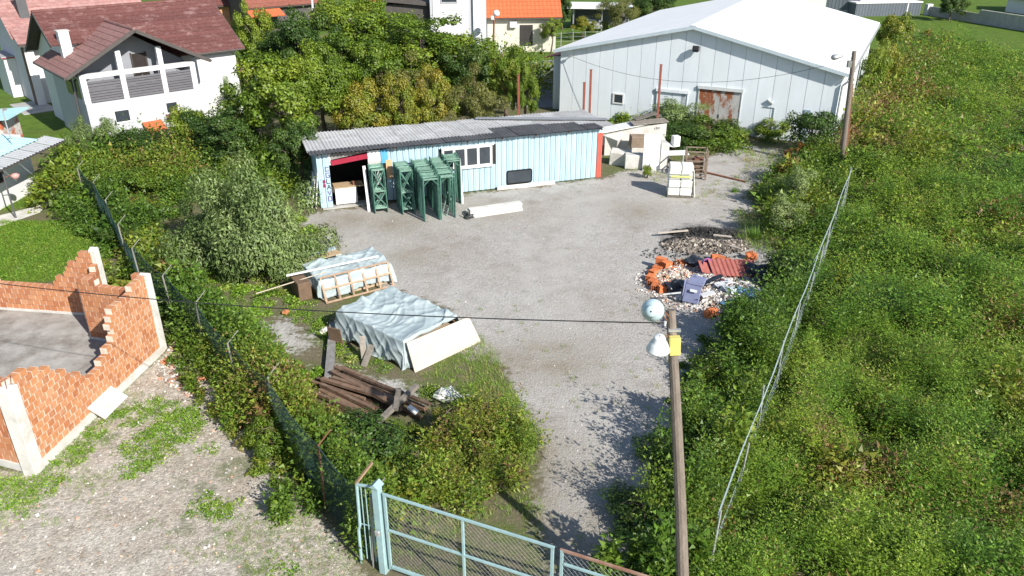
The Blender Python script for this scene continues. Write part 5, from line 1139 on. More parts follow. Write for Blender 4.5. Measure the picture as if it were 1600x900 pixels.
def mound(cx, cy, rx, ry, h, n, rng, smin, smax, hue):
    r = np.sqrt(rng.uniform(0, 1, n)); a = rng.uniform(0, 2 * pi, n); P = np.zeros((n, 3))
    P[:, 0] = cx + rx * r * np.cos(a); P[:, 1] = cy + ry * r * np.sin(a); P[:, 2] = h * np.clip(1 - r ** 2, 0, 1) * (.75 + .3 * np.sin(P[:, 0] * 2.3) * np.sin(P[:, 1] * 3.1)) + .02
    return chunks(P, rng.uniform(smin, smax, n), np.clip(hue(rng, n, P), 0, 1), rng)
rng = np.random.default_rng(31)
stuff('rubble', [mound(7.7, 27.6, 2.9, 2.5, .05, 1300, rng, .015, .06, lambda g, n, P: g.choice([.25, .7, .7, .5, .84], n) + g.normal(0, .04, n)), mound(8.2, 27.1, 2.2, 1.8, .42, 3600, rng, .025, .11, lambda g, n, P: g.choice([.25, .7, .72, .68, .7, .7, .5, .3, .98], n) + g.normal(0, .03, n)), mound(6.8, 28.3, 1.2, 1.1, .28, 1100, rng, .025, .10, lambda g, n, P: g.choice([.5, .5, .25, .7, .84], n) + g.normal(0, .04, n)), mound(8.0, 29.4, 2.0, .6, .22, 300, rng, .04, .12, lambda g, n, P: g.choice([.84, .84, .6, .98], n) + g.normal(0, .03, n))], CHUNK, 'heap of broken plaster, tiles and rubbish beside the weeds', 'rubble')
stuff('ash_debris', [mound(8.5, 31.7, 2.0, 1.0, .30, 1500, rng, .03, .10, lambda g, n, P: np.where(P[:, 1] > 31.9, g.uniform(0, .55, n), g.uniform(.55, 1, n))), mound(8.7, 33.0, 1.6, .55, .22, 700, rng, .03, .10, lambda g, n, P: g.uniform(0, .5, n)), mound(7.6, 30.7, 2.2, .8, .03, 300, rng, .02, .05, lambda g, n, P: g.uniform(0, .6, n))], CHAR, 'low burnt heap of ash, charcoal and pale debris on the gravel', 'ash')
for k, (a, c) in enumerate((((1028, 364), (1075, 360)), ((1115, 367), (1143, 370)), ((1140, 384), (1160, 390)))):
    o = part('charred_plank', mat('ashy_wood', (.50, .44, .37), .9, .2), None, lambda b: b.beam(G(*a, .22), G(*c, .26), .1, .05)); tag(o, ['long pale charred plank at the near edge of the ash heap', 'pale plank on the middle of the ash heap', 'short pale plank at the weedy end of the ash heap'][k], 'plank')
# stones on the bare ground
def strew(pg, dens, smin, smax, hues, seed, power=2.0):
    g = np.random.default_rng(seed); P2 = jitter(pg, dens, g); n = len(P2)
    s = smin + (smax - smin) * g.uniform(0, 1, n) ** power; P = np.column_stack([P2, s * .15])
    return chunks(P, s, np.clip(g.choice(hues, n) + g.normal(0, .06, n), 0, 1), g)
LOTN = poly([(0, 1000), (-30, 745), (52, 740), (255, 555), (285, 510), (310, 545), (390, 675), (500, 815), (570, 900), (570, 1000)])
stuff('gravel_stones', [strew(LOTN, 42, .010, .045, [.1, .4, .4, .7, .85, .9], 1, 3), strew(poly([(830, 560), (1050, 560), (1020, 760), (860, 760)]), 16, .010, .03, [.1, .2, .4], 2, 3), strew(poly([(500, 345), (940, 285), (1180, 330), (1180, 480), (1050, 560), (830, 560), (740, 490), (620, 405)]), 4, .012, .035, [.1, .2, .4, 1], 3, 3)], STONES, 'loose pale stones scattered over the gravel', 'stones')
RUBP = poly([(262, 545), (285, 490), (300, 510), (325, 560), (330, 610), (290, 620), (240, 590)])
stuff('brick_rubble', [strew(RUBP, 60, .03, .12, [.25, .7, .84, .86, .84, .5], 4, 1.8)], CHUNK, 'strewn brick and plaster rubble between the ruin and the mesh fence', 'rubble')
stuff('floor_debris', [strew(poly([(20, 500), (110, 490), (160, 540), (130, 580), (60, 560)]), 22, .02, .09, [.1, .5, .98, .84, .25], 6, 2)], CHUNK, 'brick crumbs and dirt on the ruin floor', 'debris')
# clay blocks round the edge of the heap
CLAY = mat('clay_orange', (.55, .17, .065), .85, .15, 8, .3, 60, objvar=.18)
def clay_block():
    b = MB(); b.span(-.19, .19, -.125, .125, 0, .03); b.span(-.19, .19, -.125, .125, .17, .2)
    for y in (-.125, -.045, .035, .105): b.span(-.19, .19, y, y + .02, .031, .169)
    b.span(-.188, .188, -.122, .122, .09, .105)
    o = b.build('clay_block', CLAY, bevel=0); me = o.data; bpy.data.objects.remove(o); return me
CBM = clay_block()
spots = [(1016, 438), (1019, 445), (1024, 452), (1034, 455), (1044, 454), (1050, 450), (1021, 430), (1028, 424), (1033, 418), (1040, 424), (1052, 427), (1058, 429), (1078, 413), (1088, 412), (1098, 415), (1068, 415), (1118, 407), (1126, 410), (1132, 413)]
for k, (px, py) in enumerate(spots):
    g_ = G(px, py); o = link(bpy.data.objects.new('clay_block', CBM)); lift = .2 if k in (8, 9) else 0
    o.location = (g_.x, g_.y, lift + .015); o.rotation_euler = (random.uniform(-.08, .08) + (pi / 2 if k % 5 == 3 else 0), random.uniform(-.1, .1), random.uniform(-.8, 1.4)); o.scale = (1.05, 1.1, 1.1)
    if k % 5 == 3: o.location.z += .14
    tag(o, 'orange hollow clay block at the gravel side of the rubble heap' if k < 12 else 'orange clay block at the back edge of the rubble heap', 'clay block', 'clay blocks at the gravel side' if k < 12 else 'clay blocks at the back edge')
for k, (px, py) in enumerate(((1232, 245), (1240, 247), (1248, 243), (1256, 246), (1264, 241), (1272, 239), (1278, 243), (1268, 246))):
    g_ = G(px, py); o = link(bpy.data.objects.new('clay_block', CBM)); o.location = (g_.x, g_.y, .12 + .2 * (k % 3)); o.rotation_euler = (random.uniform(-.3, .3), random.uniform(-.3, .3), random.uniform(0, 3)); o.scale = (1.2, 1.2, 1.2); tag(o, 'orange clay block in the small heap below the far utility pole', 'clay block', 'clay blocks below the far pole')
for px, py, lab in ((1173, 405, 'orange brick lump in the weeds behind the red sheet'), (1110, 494, 'orange brick lump at the near foot of the rubble heap')): lump('brick_lump', G(px, py) + Vector((0, 0, .15)), (.28, .22, .2), CLAY, px, lab, 'brick')
rs = thing('profiled_sheet', 'red profiled roofing sheet thrown on the rubble heap', 'roofing sheet', G(1145, 436) + Vector((0, 0, .42)), .03); RS = mat('red_sheet', (.34, .11, .09), .55, .12, 3, dirt=(.52, .22, .18), damt=.5)
part('sheet', RS, rs, lambda b: b.add([(-.95 + 1.9 * i / 40, y, .018 * (1 if (i % 4) < 2 else -1) + (.02 if y > 0 else 0)) for y in (-.42, .62) for i in range(41)], [(i, i + 1, 42 + i, 41 + i) for i in range(40)]), fix=False); part('flap', RS, rs, lambda b: b.box((-1.18, .1, -.02), (.42, .7, .02), Matrix.Rotation(.25, 3, 'Y'))); rs.rotation_euler = (radians(16), radians(4), .08)
BAGK = mat('black_bag', (.022, .026, .036), .35, .2, 5, .3, 14, spec=.5); BAGB = mat('blue_bag', (.13, .26, .38), .4, .15, 5, .3, 14, spec=.5); BAGP = mat('violet_plastic2', (.30, .11, .30), .4, .15)
for k, (px, py, s, m_, lab) in enumerate(((1180, 436, (.55, .35, .3), BAGK, 'largest black bin bag at the weedy end of the rubble heap'), (1196, 444, (.5, .35, .26), BAGK, 'black bin bag nearest the weeds at the rubble heap'), (1176, 452, (.42, .3, .22), BAGK, 'flattened black bag below the largest bin bag'), (1165, 468, (.42, .3, .22), BAGB, 'blue plastic bag at the near corner of the rubble heap'), (1150, 484, (.5, .28, .2), BAGB, 'pale blue plastic bag lowest on the rubble heap'), (1140, 466, (.4, .3, .24), mat('clear_bag', (.50, .56, .58), .4, .15, 5, .3, 14), 'pale translucent looking bag in the middle of the rubble heap'), (1083, 417, (.34, .26, .2), BAGK, 'small black bag behind the violet tub'), (1053, 458, (.4, .3, .24), BAGK, 'dark bag beside the slate blue plastic crate'), (1132, 455, (.35, .22, .2), mat('maroon_cloth', (.12, .05, .06), .8, .2), 'dark maroon cloth bundle on the white rubble'))):
    lump('plastic_bag', G(px, py) + Vector((0, 0, s[2] * .7 + .12)), s, m_, k + 40, lab, 'bag', 3, .32)
tub = thing('plastic_tub', 'violet plastic tub lying on the rubble heap', 'tub', G(1096, 428) + Vector((0, 0, .36)), 0); part('shell', BAGP, tub, lambda b: b.lathe([(.001, 0), (.2, .0), (.26, .32), (.28, .34), (.25, .33), (.18, .03), (.001, .03)], n=18), smooth=True, fix=False); tub.rotation_euler = (radians(62), 0, .6)
SLB = mat('slate_blue_plastic', (.20, .22, .34), .5, .12, 4)
cr8 = thing('plastic_crate', 'slate blue moulded plastic panels standing in the rubble heap', 'crate', G(1080, 474) + Vector((0, 0, .1)), -.5)
part('panel', SLB, cr8, lambda b: b.box((0, 0, .35), (.62, .05, .8), Matrix.Rotation(-.5, 3, 'X')), bevel=.02); part('panel', SLB, cr8, lambda b: b.box((.05, .34, .72), (.6, .5, .05), Matrix.Rotation(.35, 3, 'X')), bevel=.02); part('slot', ENAMW, cr8, lambda b: b.box((.05, -.06, .46), (.26, .02, .1), Matrix.Rotation(-.5, 3, 'X'))); part('panel', SLB, cr8, lambda b: b.box((-.34, .2, .4), (.04, .5, .7), Matrix.Rotation(-.2, 3, 'X')), bevel=.02)
for k, (a, c, w, m_, lab) in enumerate((((1092, 446), (1128, 430), .2, BAGK, 'dark board slanting across the rubble heap'), ((1118, 446), (1142, 438), .34, WHITEP, 'white board lying on top of the rubble heap'), ((1096, 462), (1116, 456), .3, WHITEP, 'small white board in the middle of the rubble heap'), ((1036, 460), (1064, 457), .06, WHITEP, 'thin white strip poking out toward the gravel'), ((1044, 464), (1060, 472), .1, BAGK, 'dark strip lying before the slate blue crate'), ((1168, 447), (1196, 456), .12, mat('grey_blue_strip', (.30, .36, .42), .5, .1), 'grey blue strip lying over the black bags'))):
    o = part('loose_board', m_, None, lambda b: b.beam(G(*a, .38), G(*c, .50), w, .035)); tag(o, lab, 'board')

# ------------------------------------------------------------------ junk between the shed and the hangar
BLK = mat('block_white', (.56, .545, .51), .85, .12, 3, .3, 30, dirt=(.36, .31, .25), damt=.6)
jw0, jw1 = G(944, 243), G(1038, 238); jy = atan2(jw1.y - jw0.y, jw1.x - jw0.x); jl = (jw1 - jw0).to_2d().length
jw = thing('ruined_store', 'low collapsed white store with a sagging roof board beside the shed', 'store', jw0, jy)
part('wall', BLK, jw, lambda b: b.prism([(0, 0), (jl, 0), (jl, 1.75), (jl * .6, 1.6), (0, 1.25)], 'y', 0, .15)); part('end_wall', BLK, jw, lambda b: b.prism([(.15, 0), (1.8, 0), (1.8, 1.6), (.15, 1.75)], 'x', jl - .15, jl))
part('roof_board', WHITEP, jw, lambda b: b.beam((-.3, .5, 1.36), (jl * .75, .6, 1.78), 1.1, .05)); part('roof_board', WOODG, jw, lambda b: b.beam((jl * .45, .4, 1.76), (jl + .1, .4, 1.86), .9, .05)); part('roof_board', WOODG, jw, lambda b: b.beam((jl * .55, .9, 1.85), (jl * .9, .9, 2.2), .5, .04))
for s_ in ((0, .0, .0, .12), (.1, .0, .1, .16), (.18, .02, .18, .12), (.26, .0, .26, .09), (.2, .12, .32, .12)): part('graffiti', INKS[1], jw, lambda b: b.beam((jl - .72 + s_[0], -.006, 1.42 + s_[1]), (jl - .72 + s_[2], -.006, 1.42 + s_[3]), .01, .035, up=(1, 0, 0)))
def cube_block(px, py, s, yaw, m_, lab, tilt=0.0, z=0.0, name='concrete_block', cat='block'):
    o = part(name, m_, None, lambda b: b.box((0, 0, s[2] / 2), s), bevel=.03); o.location = G(px, py) + Vector((0, 0, z)); o.rotation_euler = (tilt, tilt * .6, yaw); tag(o, lab, cat); return o
cube_block(955, 240, (1.0, .7, .75), -.5, BLK, 'upper pale block tipped against the store wall by the red shed corner', .35, .55)
cube_block(968, 256, (1.15, .7, .8), -.25, BLK, 'large pale block with rough face nearest the red shed corner', .12)
cube_block(992, 262, (1.2, .65, .8), -.08, BLK, 'low white block between the rough block and the standing panel')
cube_block(994, 248, (.9, .6, .65), .1, mat('brown_box', (.24, .18, .13), .85, .2), 'brown box sitting behind the low white block', .05, .75, 'brown_box', 'box')
wpn = part('door_panel', WHITEP, None, lambda b: b.box((0, 0, 1.02), (.92, .08, 2.04)), bevel=.01); wpn.name = 'white_slab_door'; wpn.location = G(1016, 267); wpn.rotation_euler = (radians(-5), 0, -.05); tag(wpn, 'white door blank standing upright among the junk', 'door')
cube_block(1033, 262, (.5, .7, 1.5), .2, BLK, 'pale cabinet standing just behind the upright white door', 0, 0, 'pale_cabinet', 'cabinet')
cube_block(1053, 248, (.42, .4, .62), .3, WHITEP, 'small white cistern on top of the junk by the bush', 0, .75, 'white_cistern', 'cistern')
jt = thing('junk_table', 'low cluttered pale table top between the white door and the trolley', 'table', G(1052, 258), .1); part('top', WHITEP, jt, lambda b: b.box((0, 0, .72), (1.5, .8, .05))); 
for xx in (-.65, .65):
    for yy in (-.32, .32): part('leg', GALV, jt, lambda b: b.span(xx - .03, xx + .03, yy - .03, yy + .03, 0, .69))
for k, (px, py, z, yaw) in enumerate(((1035, 256, .5, .5), (1044, 262, .15, -.2), (1040, 249, .9, .2))):
    o = part('loose_board', WHITEP if k != 1 else WOODG, None, lambda b: b.box((0, 0, 0), (.9, .35, .04), Matrix.Rotation(.3, 3, 'Y'))); o.location = G(px, py) + Vector((0, 0, z)); o.rotation_euler = (.2, 0, yaw); tag(o, ['white board propped beside the upright door', 'grey board low down beside the upright door', 'white board behind the pale cabinet'][k], 'board')
TR = mat('rusty_trolley', (.22, .17, .13), .8, .25, 6)
tr = thing('stacking_cage', 'rusty open steel stacking cage standing behind the white bales', 'cage', G(1085, 277), -.15)
for xx in (-.55, .55):
    for yy in (-.4, .5): part('post', TR, tr, lambda b: b.span(xx - .04, xx + .04, yy - .04, yy + .04, 0, 1.55))
for z in (.15, 1.0, 1.5):
    for yy in (-.4, .5): part('rail', TR, tr, lambda b: b.span(-.51, .51, yy - .03, yy + .03, z, z + .06))
    for xx in (-.55, .55): part('rail', TR, tr, lambda b: b.span(xx - .03, xx + .03, -.36, .46, z, z + .06))
for z in (.35, .55, .75): part('slat', TR, tr, lambda b: b.span(.0, .51, -.43, -.40, z, z + .05))
part('load', BRWN, tr, lambda b: b.box((-.05, .1, .62), (.9, .6, .7)), bevel=.03); part('load', RUST, tr, lambda b: b.box((.15, .05, 1.02), (.5, .4, .12)))
# wrapped white bales
BALE = mat('white_bale', (.70, .70, .64), .6, .06, 4, .2, 12); STRP = mat('lime_print', (.60, .62, .22), .6, .12)
b0_ = (G(1042, 307) + G(1079, 309)) / 2; ba = thing('wrapped_pallet', 'tall stack of white wrapped insulation blocks with a lime printed band', 'pallet', b0_, -.12)
for r_, z in enumerate((.1, .52, .94, 1.32)):
    for xx in (-.3, .3): part('block', BALE, ba, lambda b: b.box((xx + .015 * (r_ % 2), .28 + .02 * r_, z + (.2 if r_ < 3 else .17)), (.58, .78, .39 if r_ < 3 else .32)), bevel=.035)
part('printed_band', STRP, ba, lambda b: b.box((0, -.126, 1.12), (1.0, .012, .1))); part('printed_band', mat('grey_print', (.45, .47, .42), .6), ba, lambda b: b.box((0, -.128, 1.26), (.95, .012, .05))); part('pallet_base', WOODG, ba, lambda b: b.box((0, .28, .05), (1.2, .85, .09)))
o = part('wrap_sheet', BALE, ba, lambda b: b.add([(.60 + .05 * sin(j * 1.7) + .03 * i, -.1 + .14 * j, 1.45 - .28 * i) for i in range(6) for j in range(6)], [(i * 6 + j, i * 6 + j + 1, i * 6 + j + 7, i * 6 + j + 6) for i in range(5) for j in range(5)]), smooth=True, fix=False)
pl_ = part('steel_pipe', RUST, None, lambda b: b.tube(G(1098, 268, .05), G(1165, 284, .05), .05, .05, 7)); tag(pl_, 'long dark pipe lying on the gravel beside the stacking cage', 'pipe')
# ------------------------------------------------------------------ vegetation: weeds, brambles and grass nobody could count
g = np.random.default_rng(77)
WT = {L: {c: [tpl_weed(100 + i + 10 * c, stems=st, per=p) for i in range(5)] for c, (st, p) in enumerate(v)} for L, v in enumerate((((8, 26), (11, 32), (15, 40)), ((7, 16), (9, 22), (12, 28)), ((5, 10), (7, 14), (9, 18))))}
BT = {L: {c: [tpl_bush(200 + i + 10 * c, n=n) for i in range(5)] for c, n in enumerate(v)} for L, v in enumerate(((190, 430, 900), (110, 260, 560), (60, 130, 260)))}
LEAF = (.088, .135, .19)
def humps(P, seed, dens, r0, r1):
    """plants gather in mounds: returns a height factor and the hue shift of the nearest mound"""
    g = np.random.default_rng(seed); lo, hi = P.min(0) - 2, P.max(0) + 2; m = int((hi - lo).prod() * dens); C = g.uniform(lo, hi, (m, 2)); R = g.uniform(r0, r1, m); A = g.uniform(.4, 1.25, m); Hs = g.normal(0, .13, m)
    f = np.zeros(len(P)); hu = np.zeros(len(P))
    for i in range(0, len(P), 1500):
        d2 = ((P[i:i + 1500, None] - C[None]) ** 2).sum(-1) / R ** 2; k = np.argmin(d2, 1); q = np.take_along_axis(d2, k[:, None], 1)[:, 0]
        f[i:i + 1500] = .22 + A[k] * np.exp(-q * 1.1); hu[i:i + 1500] = Hs[k] * np.exp(-q * .6)
    return f, hu
GT = [tpl_tuft(300 + i) for i in range(5)]
def lod(P):
    d = np.hypot(np.hypot(P[:, 0], P[:, 1]), CAM_H); return np.where(d < 30, 0, np.where(d < 50, 1, 2))
def scatter(pg, dens, hrange, huef, tp, seed, wfac=.75, avoid=None, hfun=None, leaf=1.0, mounds=None):
    """plants over a ground polygon; fewer, coarser plants further off"""
    g = np.random.default_rng(seed); out = []
    for L_, dm in ((0, 1.0), (1, .62), (2, .34)):
        P2 = jitter(pg, dens * dm, g); P2 = P2[lod(P2) == L_]
        if avoid is not None and len(P2): P2 = P2[~avoid(P2)]
        if not len(P2): continue
        n = len(P2); nz = field_noise(P2, 1) * .5 + g.normal(0, .16, n)
        h = np.clip(hrange[0] + (hrange[1] - hrange[0]) * (.5 + .5 * nz), hrange[0] * .55, hrange[1] * 1.25)
        h = h * np.exp(g.normal(0, .20, n)); hs_ = np.zeros(n); lsz = np.where(g.uniform(0, 1, n) < .14, g.uniform(1.4, 1.9, n), g.uniform(.75, 1.15, n))
        if mounds is not None:
            f_, hs_ = humps(P2, seed + 500 + L_, *mounds); h = h * f_
        if hfun is not None: h = h * hfun(P2)
        w_ = np.clip(h * wfac, .3, 2.2) * g.uniform(.8, 1.25, n) * (1 + .22 * L_)
        P = np.column_stack([P2, np.zeros(n)]); cls = np.where(h < .8, 0, np.where(h < 1.6, 1, 2)); hv = np.clip(huef(P2, g) + hs_, 0, .97)
        for c in range(3):
            k = cls == c
            if k.any(): out.append(bake(P[k], g.uniform(0, 6.28, k.sum()), np.column_stack([w_, h])[k], hv[k], g.integers(0, 5, k.sum()), tp[L_][c], lsz[k] * LEAF[L_] * leaf))
    return out
def hue_field(P, g):
    a = field_noise(P, 0) * .20 + field_noise(P * 2.7, 2) * .15; h = .25 + a + g.normal(0, .09, len(P))
    return np.clip(h, 0, .62)
def hue_edge(lo, hi): return lambda P, g: np.clip(lo + (hi - lo) * (.5 + .5 * field_noise(P * 1.9, 3)) + g.normal(0, .08, len(P)), 0, .95)
FIELD = poly([(1333, 258), (1395, 130), (1420, 70), (1440, 56), (1500, 68), (1620, 98), (1900, 150), (2100, 700), (1900, 1150), (1085, 1150), (1122, 800)])
_fa, _fd = np.array([r0_.x, r0_.y]), unit(np.array([r1_.x - r0_.x, r1_.y - r0_.y]))
def near_fence(P):
    d = np.abs((P - _fa) @ np.array([-_fd[1], _fd[0]])); return np.where(d < .9, .85, 1.0)
stuff('weed_field', scatter(FIELD, 6.0, (1.15, 2.0), hue_field, WT, 1, .5, mounds=(.55, .55, 1.25), hfun=near_fence), WEED, 'tall green and yellow weeds filling the field right of the wire fence', 'weeds')
stuff('field_brambles', scatter(FIELD, .6, (.8, 2.0), hue_edge(.2, .85), BT, 2, .8, mounds=(.5, .6, 1.2), leaf=1.1), BRAMBLE, 'darker leafy brambles growing up through the weed field', 'brambles')
def edge_row(P):
    d = (P - _fa) @ np.array([-_fd[1], _fd[0]]); t_ = (P - _fa) @ _fd / rL
    row = np.where(d < 1.2, .8, .25); return np.where(t_ > .66, .8, row)
RIGHT = poly([(1245, 235), (1300, 235), (1335, 262), (1300, 350), (1215, 560), (1130, 800), (1090, 1150), (985, 1150), (975, 900), (1010, 770), (1045, 660), (1060, 580), (1110, 520), (1195, 505), (1225, 440), (1195, 380), (1195, 335), (1165, 300), (1205, 275)])
def band(d0, d1, t0, t1):
    n = np.array([-_fd[1], _fd[0]]); ts = np.linspace(t0, t1, 14) * rL; return np.concatenate([[_fa + _fd * t + n * d0 for t in ts], [_fa + _fd * t + n * d1 for t in ts[::-1]]])
stuff('yard_edge_brambles', scatter(band(.35, 2.1, -.12, .44), 2.3, (2.2, 3.6), hue_edge(0, .55), BT, 50, .30, mounds=(.8, .5, 1.0)) + scatter(band(.3, 1.2, .44, .72), 2.4, (1.8, 2.8), hue_edge(0, .6), BT, 54, .34, mounds=(.8, .5, 1.0)) + scatter(band(.1, 1.2, -.12, .68), 1.3, (1.2, 2.4), hue_edge(.1, .6), WT, 51, .35, leaf=.9) + scatter(RIGHT, 3.0, (1.1, 2.4), hue_edge(0, .45), BT, 3, .65, mounds=(.5, .6, 1.2), hfun=edge_row) + scatter(RIGHT, 1.8, (.9, 1.9), hue_edge(0, .4), WT, 4, .6, hfun=edge_row), BRAMBLE, 'bramble thicket with darker, shade-toned leaf colour between the gravel yard and the wire fence', 'brambles')  # low hues darken the leaves, shade of the yard edge put into colour
HANG = poly([(965, 232), (1040, 226), (1085, 245), (1155, 245), (1175, 222), (1230, 228), (1290, 238), (1310, 190), (1280, 178), (960, 178)])
stuff('hangar_undergrowth', scatter(HANG, 2.2, (.6, 1.6), hue_edge(.05, .6), BT, 5, .85), BRAMBLE, 'undergrowth along the foot of the hangar front', 'undergrowth')
hc, hb = hp(HWD + .5, -2.0), hp(HWD + 1.0, HL + 5)
SIDE = np.array([[hc.x, hc.y], [hb.x, hb.y], [hb.x + 5, hb.y - 3], [hc.x + 5.5, hc.y - 1.0], [hc.x + 3.5, hc.y - 5.0], [hc.x + .5, hc.y - 4.5]])
stuff('hangar_side_hedge', scatter(SIDE, 2.4, (2.0, 3.8), hue_edge(.1, .85), BT, 6, .6, mounds=(.2, 1.0, 2.0)), BRAMBLE, 'overgrown hedge running along the far side of the hangar', 'hedge')
# left: thicket behind the willow, fence strip, front thicket
ruin_pg = np.array([RA, RB, RD, RC, RE, (-22, 18.0)])
P1_ = poly([(62, 318), (75, 270), (110, 240), (150, 232), (300, 230), (475, 240), (478, 318), (300, 330), (225, 372), (165, 392), (120, 350)])
stuff('back_thicket', scatter(P1_, 2.4, (1.4, 3.0), hue_edge(0, .58), BT, 7, .65, mounds=(.25, .9, 1.7)), BRAMBLE, 'mixed thicket between the white house and the willow bush', 'thicket')
FS = []
for i, p in enumerate(FP): FS.append((p.x, p.y))
FS = np.array(FS); dirs = np.gradient(FS, axis=0); dirs = unit(dirs); nrm_ = np.column_stack([-dirs[:, 1], dirs[:, 0]])
STRIP = np.concatenate([FS[:-1] - nrm_[:-1] * .75 * np.where(nrm_[:-1, :1] < 0, -1, 1) * np.array([[1.0]]) * 0 + np.column_stack([np.full(len(FS) - 1, -.85), np.full(len(FS) - 1, -.6)]), (FS[:-1] + np.column_stack([np.full(len(FS) - 1, 1.9), np.full(len(FS) - 1, 1.1)]))[::-1]])
PILEZ = poly([(470, 560), (700, 580), (720, 690), (640, 715), (480, 700), (455, 620)])
def fence_h(P):
    f = np.ones(len(P)); dmin = edge_dist(P, np.concatenate([FS, FS[::-1]])); side = (P[:, 0] - np.interp(P[:, 1], FS[::-1, 1], FS[::-1, 0])) > 0
    f = np.where(side, np.where(dmin < .75, 1.25, np.clip(1.25 - (dmin - .75) * 1.2, .28, 1.25)), np.clip(.8 - .45 * dmin, .3, .8)); return f * np.where(inside(P, PILEZ), .55, 1)
_n2 = len(FS) - 6; FE = np.vstack([FS[5:-1], FS[-1] + np.array([-.25, .25])]); ROWL = np.concatenate([FE + np.array([.1, .08]), (FE + np.array([.9, .65]))[::-1]])
stuff('fence_brambles', scatter(ROWL, 5.5, (1.6, 2.35), hue_edge(0, .45), BT, 52, .36) + scatter(STRIP, 4.4, (1.3, 2.4), hue_edge(0, .6), BT, 8, .5, mounds=(.4, .8, 1.5), hfun=fence_h), BRAMBLE, 'brambles tangled along the dark green mesh fence', 'brambles')
FRONT = poly([(505, 640), (560, 668), (660, 672), (740, 628), (805, 640), (838, 700), (800, 770), (760, 800), (700, 800), (640, 790), (590, 800), (500, 770), (430, 690), (400, 620), (430, 600)])
stuff('front_thicket', scatter(FRONT, 4.0, (.9, 1.7), hue_edge(.05, .72), BT, 9, .7, mounds=(.4, .7, 1.3), hfun=lambda P: np.where(inside(P, PILEZ), .38, 1.0)) + scatter(FRONT, 2.5, (.6, 1.3), hue_edge(.1, .7), WT, 10, .6, hfun=lambda P: np.where(inside(P, PILEZ), .35, 1.0)), BRAMBLE, 'dense thicket of green and yellowing brambles behind the gate', 'thicket')
MEAD = poly([(240, 410), (300, 345), (470, 335), (500, 375), (470, 420), (430, 440), (470, 480), (520, 520), (540, 560), (640, 590), (690, 620), (660, 650), (500, 600), (440, 620), (380, 560), (300, 470)])
def off_piles(P): 
    a = np.zeros(len(P), bool)
    for o_, y_, lx, ly in ((p2o, p2y, 2.6, 3.5), (p1o, p1y, 3.1, 2.2)):
        d = P - np.array([o_.x, o_.y]); u = d[:, 0] * cos(y_) + d[:, 1] * sin(y_); v = -d[:, 0] * sin(y_) + d[:, 1] * cos(y_); a |= (u > -.4) & (u < lx + .2) & (v > -.7) & (v < ly + .3)
    d = P - np.array([tg.x, tg.y]); u = d[:, 0] * td.x + d[:, 1] * td.y; v = d[:, 0] * tn.x + d[:, 1] * tn.y; a |= (u > -.1) & (u < 3.6) & (np.abs(v + .1) < 1.0)
    return a | inside(P, BARE)
stuff('meadow_weeds', scatter(MEAD, 7.0, (.2, .6), hue_edge(0, .5), BT, 11, 1.1, avoid=off_piles, leaf=.7, mounds=(.5, .5, 1.1)), GRASSM, 'low green weeds between the willow and the covered stacks', 'weeds')
def tufts(pg, dens, h, seed, hues=(0, .6), thr=None, noisek=4, scale=1.0, avoid=None):
    g = np.random.default_rng(seed); P2 = jitter(pg, dens, g)
    if thr is not None: P2 = P2[(field_noise(P2 * scale, noisek) + g.normal(0, .15, len(P2))) > thr]
    if avoid is not None: P2 = P2[~avoid(P2)]
    n = len(P2); hh = g.uniform(.6, 1.2, n) * h
    return bake(np.column_stack([P2, np.zeros(n)]), g.uniform(0, 6.28, n), np.column_stack([hh * 1.5, hh]), g.uniform(*hues, n), g.integers(0, 5, n), GT)
MT = [tpl_bush(400 + i, n=80) for i in range(5)]
def moss(pg, dens, h, seed, thr=None, scale=1.0):
    g = np.random.default_rng(seed); P2 = jitter(pg, dens, g)
    w = np.minimum(1, edge_dist(P2, pg) / .5); P2 = P2[(field_noise(P2 * 3.1 * scale, 5) * .5 + w + g.normal(0, .2, len(P2))) > (.30 if thr is None else thr)]
    n = len(P2); hh = g.uniform(.5, 1.2, n) * h
    return bake(np.column_stack([P2, np.zeros(n)]), g.uniform(0, 6.28, n), np.column_stack([g.uniform(.25, .45, n), hh]), g.uniform(0, .5, n), g.integers(0, 5, n), MT, g.uniform(.045, .065, n))
inr = lambda P: inside(P, ruin_pg)
stuff('lot_grass', [tufts(LOTN, 34, .13, 21, thr=.42, scale=1.6), moss(poly([(60, 740), (120, 690), (180, 630), (190, 650), (130, 720), (80, 770)]), 16, .12, 22), moss(poly([(172, 745), (190, 690), (240, 660), (320, 625), (315, 680), (270, 715), (235, 745), (195, 760)]), 24, .12, 23), moss(poly([(275, 792), (320, 765), (390, 785), (355, 820), (285, 815)]), 22, .11, 24), moss(poly([(-20, 745), (60, 745), (92, 770), (40, 808), (-20, 800)]), 20, .12, 25), moss(poly([(170, 650), (240, 620), (300, 640), (290, 655), (200, 672)]), 16, .1, 43), moss(poly([(305, 700), (340, 690), (360, 720), (330, 730)]), 9, .1, 44), moss(poly([(410, 880), (450, 870), (470, 900), (420, 910)]), 9, .1, 45), moss(poly([(0, 820), (560, 830), (560, 950), (0, 950)]), 5, .09, 46, 1.75, .6)], GRASSM, 'patches of low green grass on the gravel lot before the ruin', 'grass')
stuff('lawn_grass', [tufts(LAWNS[0], 34, .2, 26, avoid=inr), moss(LAWNS[0], 9, .16, 47), tufts(LAWNS[3], 14, .2, 27)], GRASSM, 'bright green grass behind the brick ruin', 'grass')
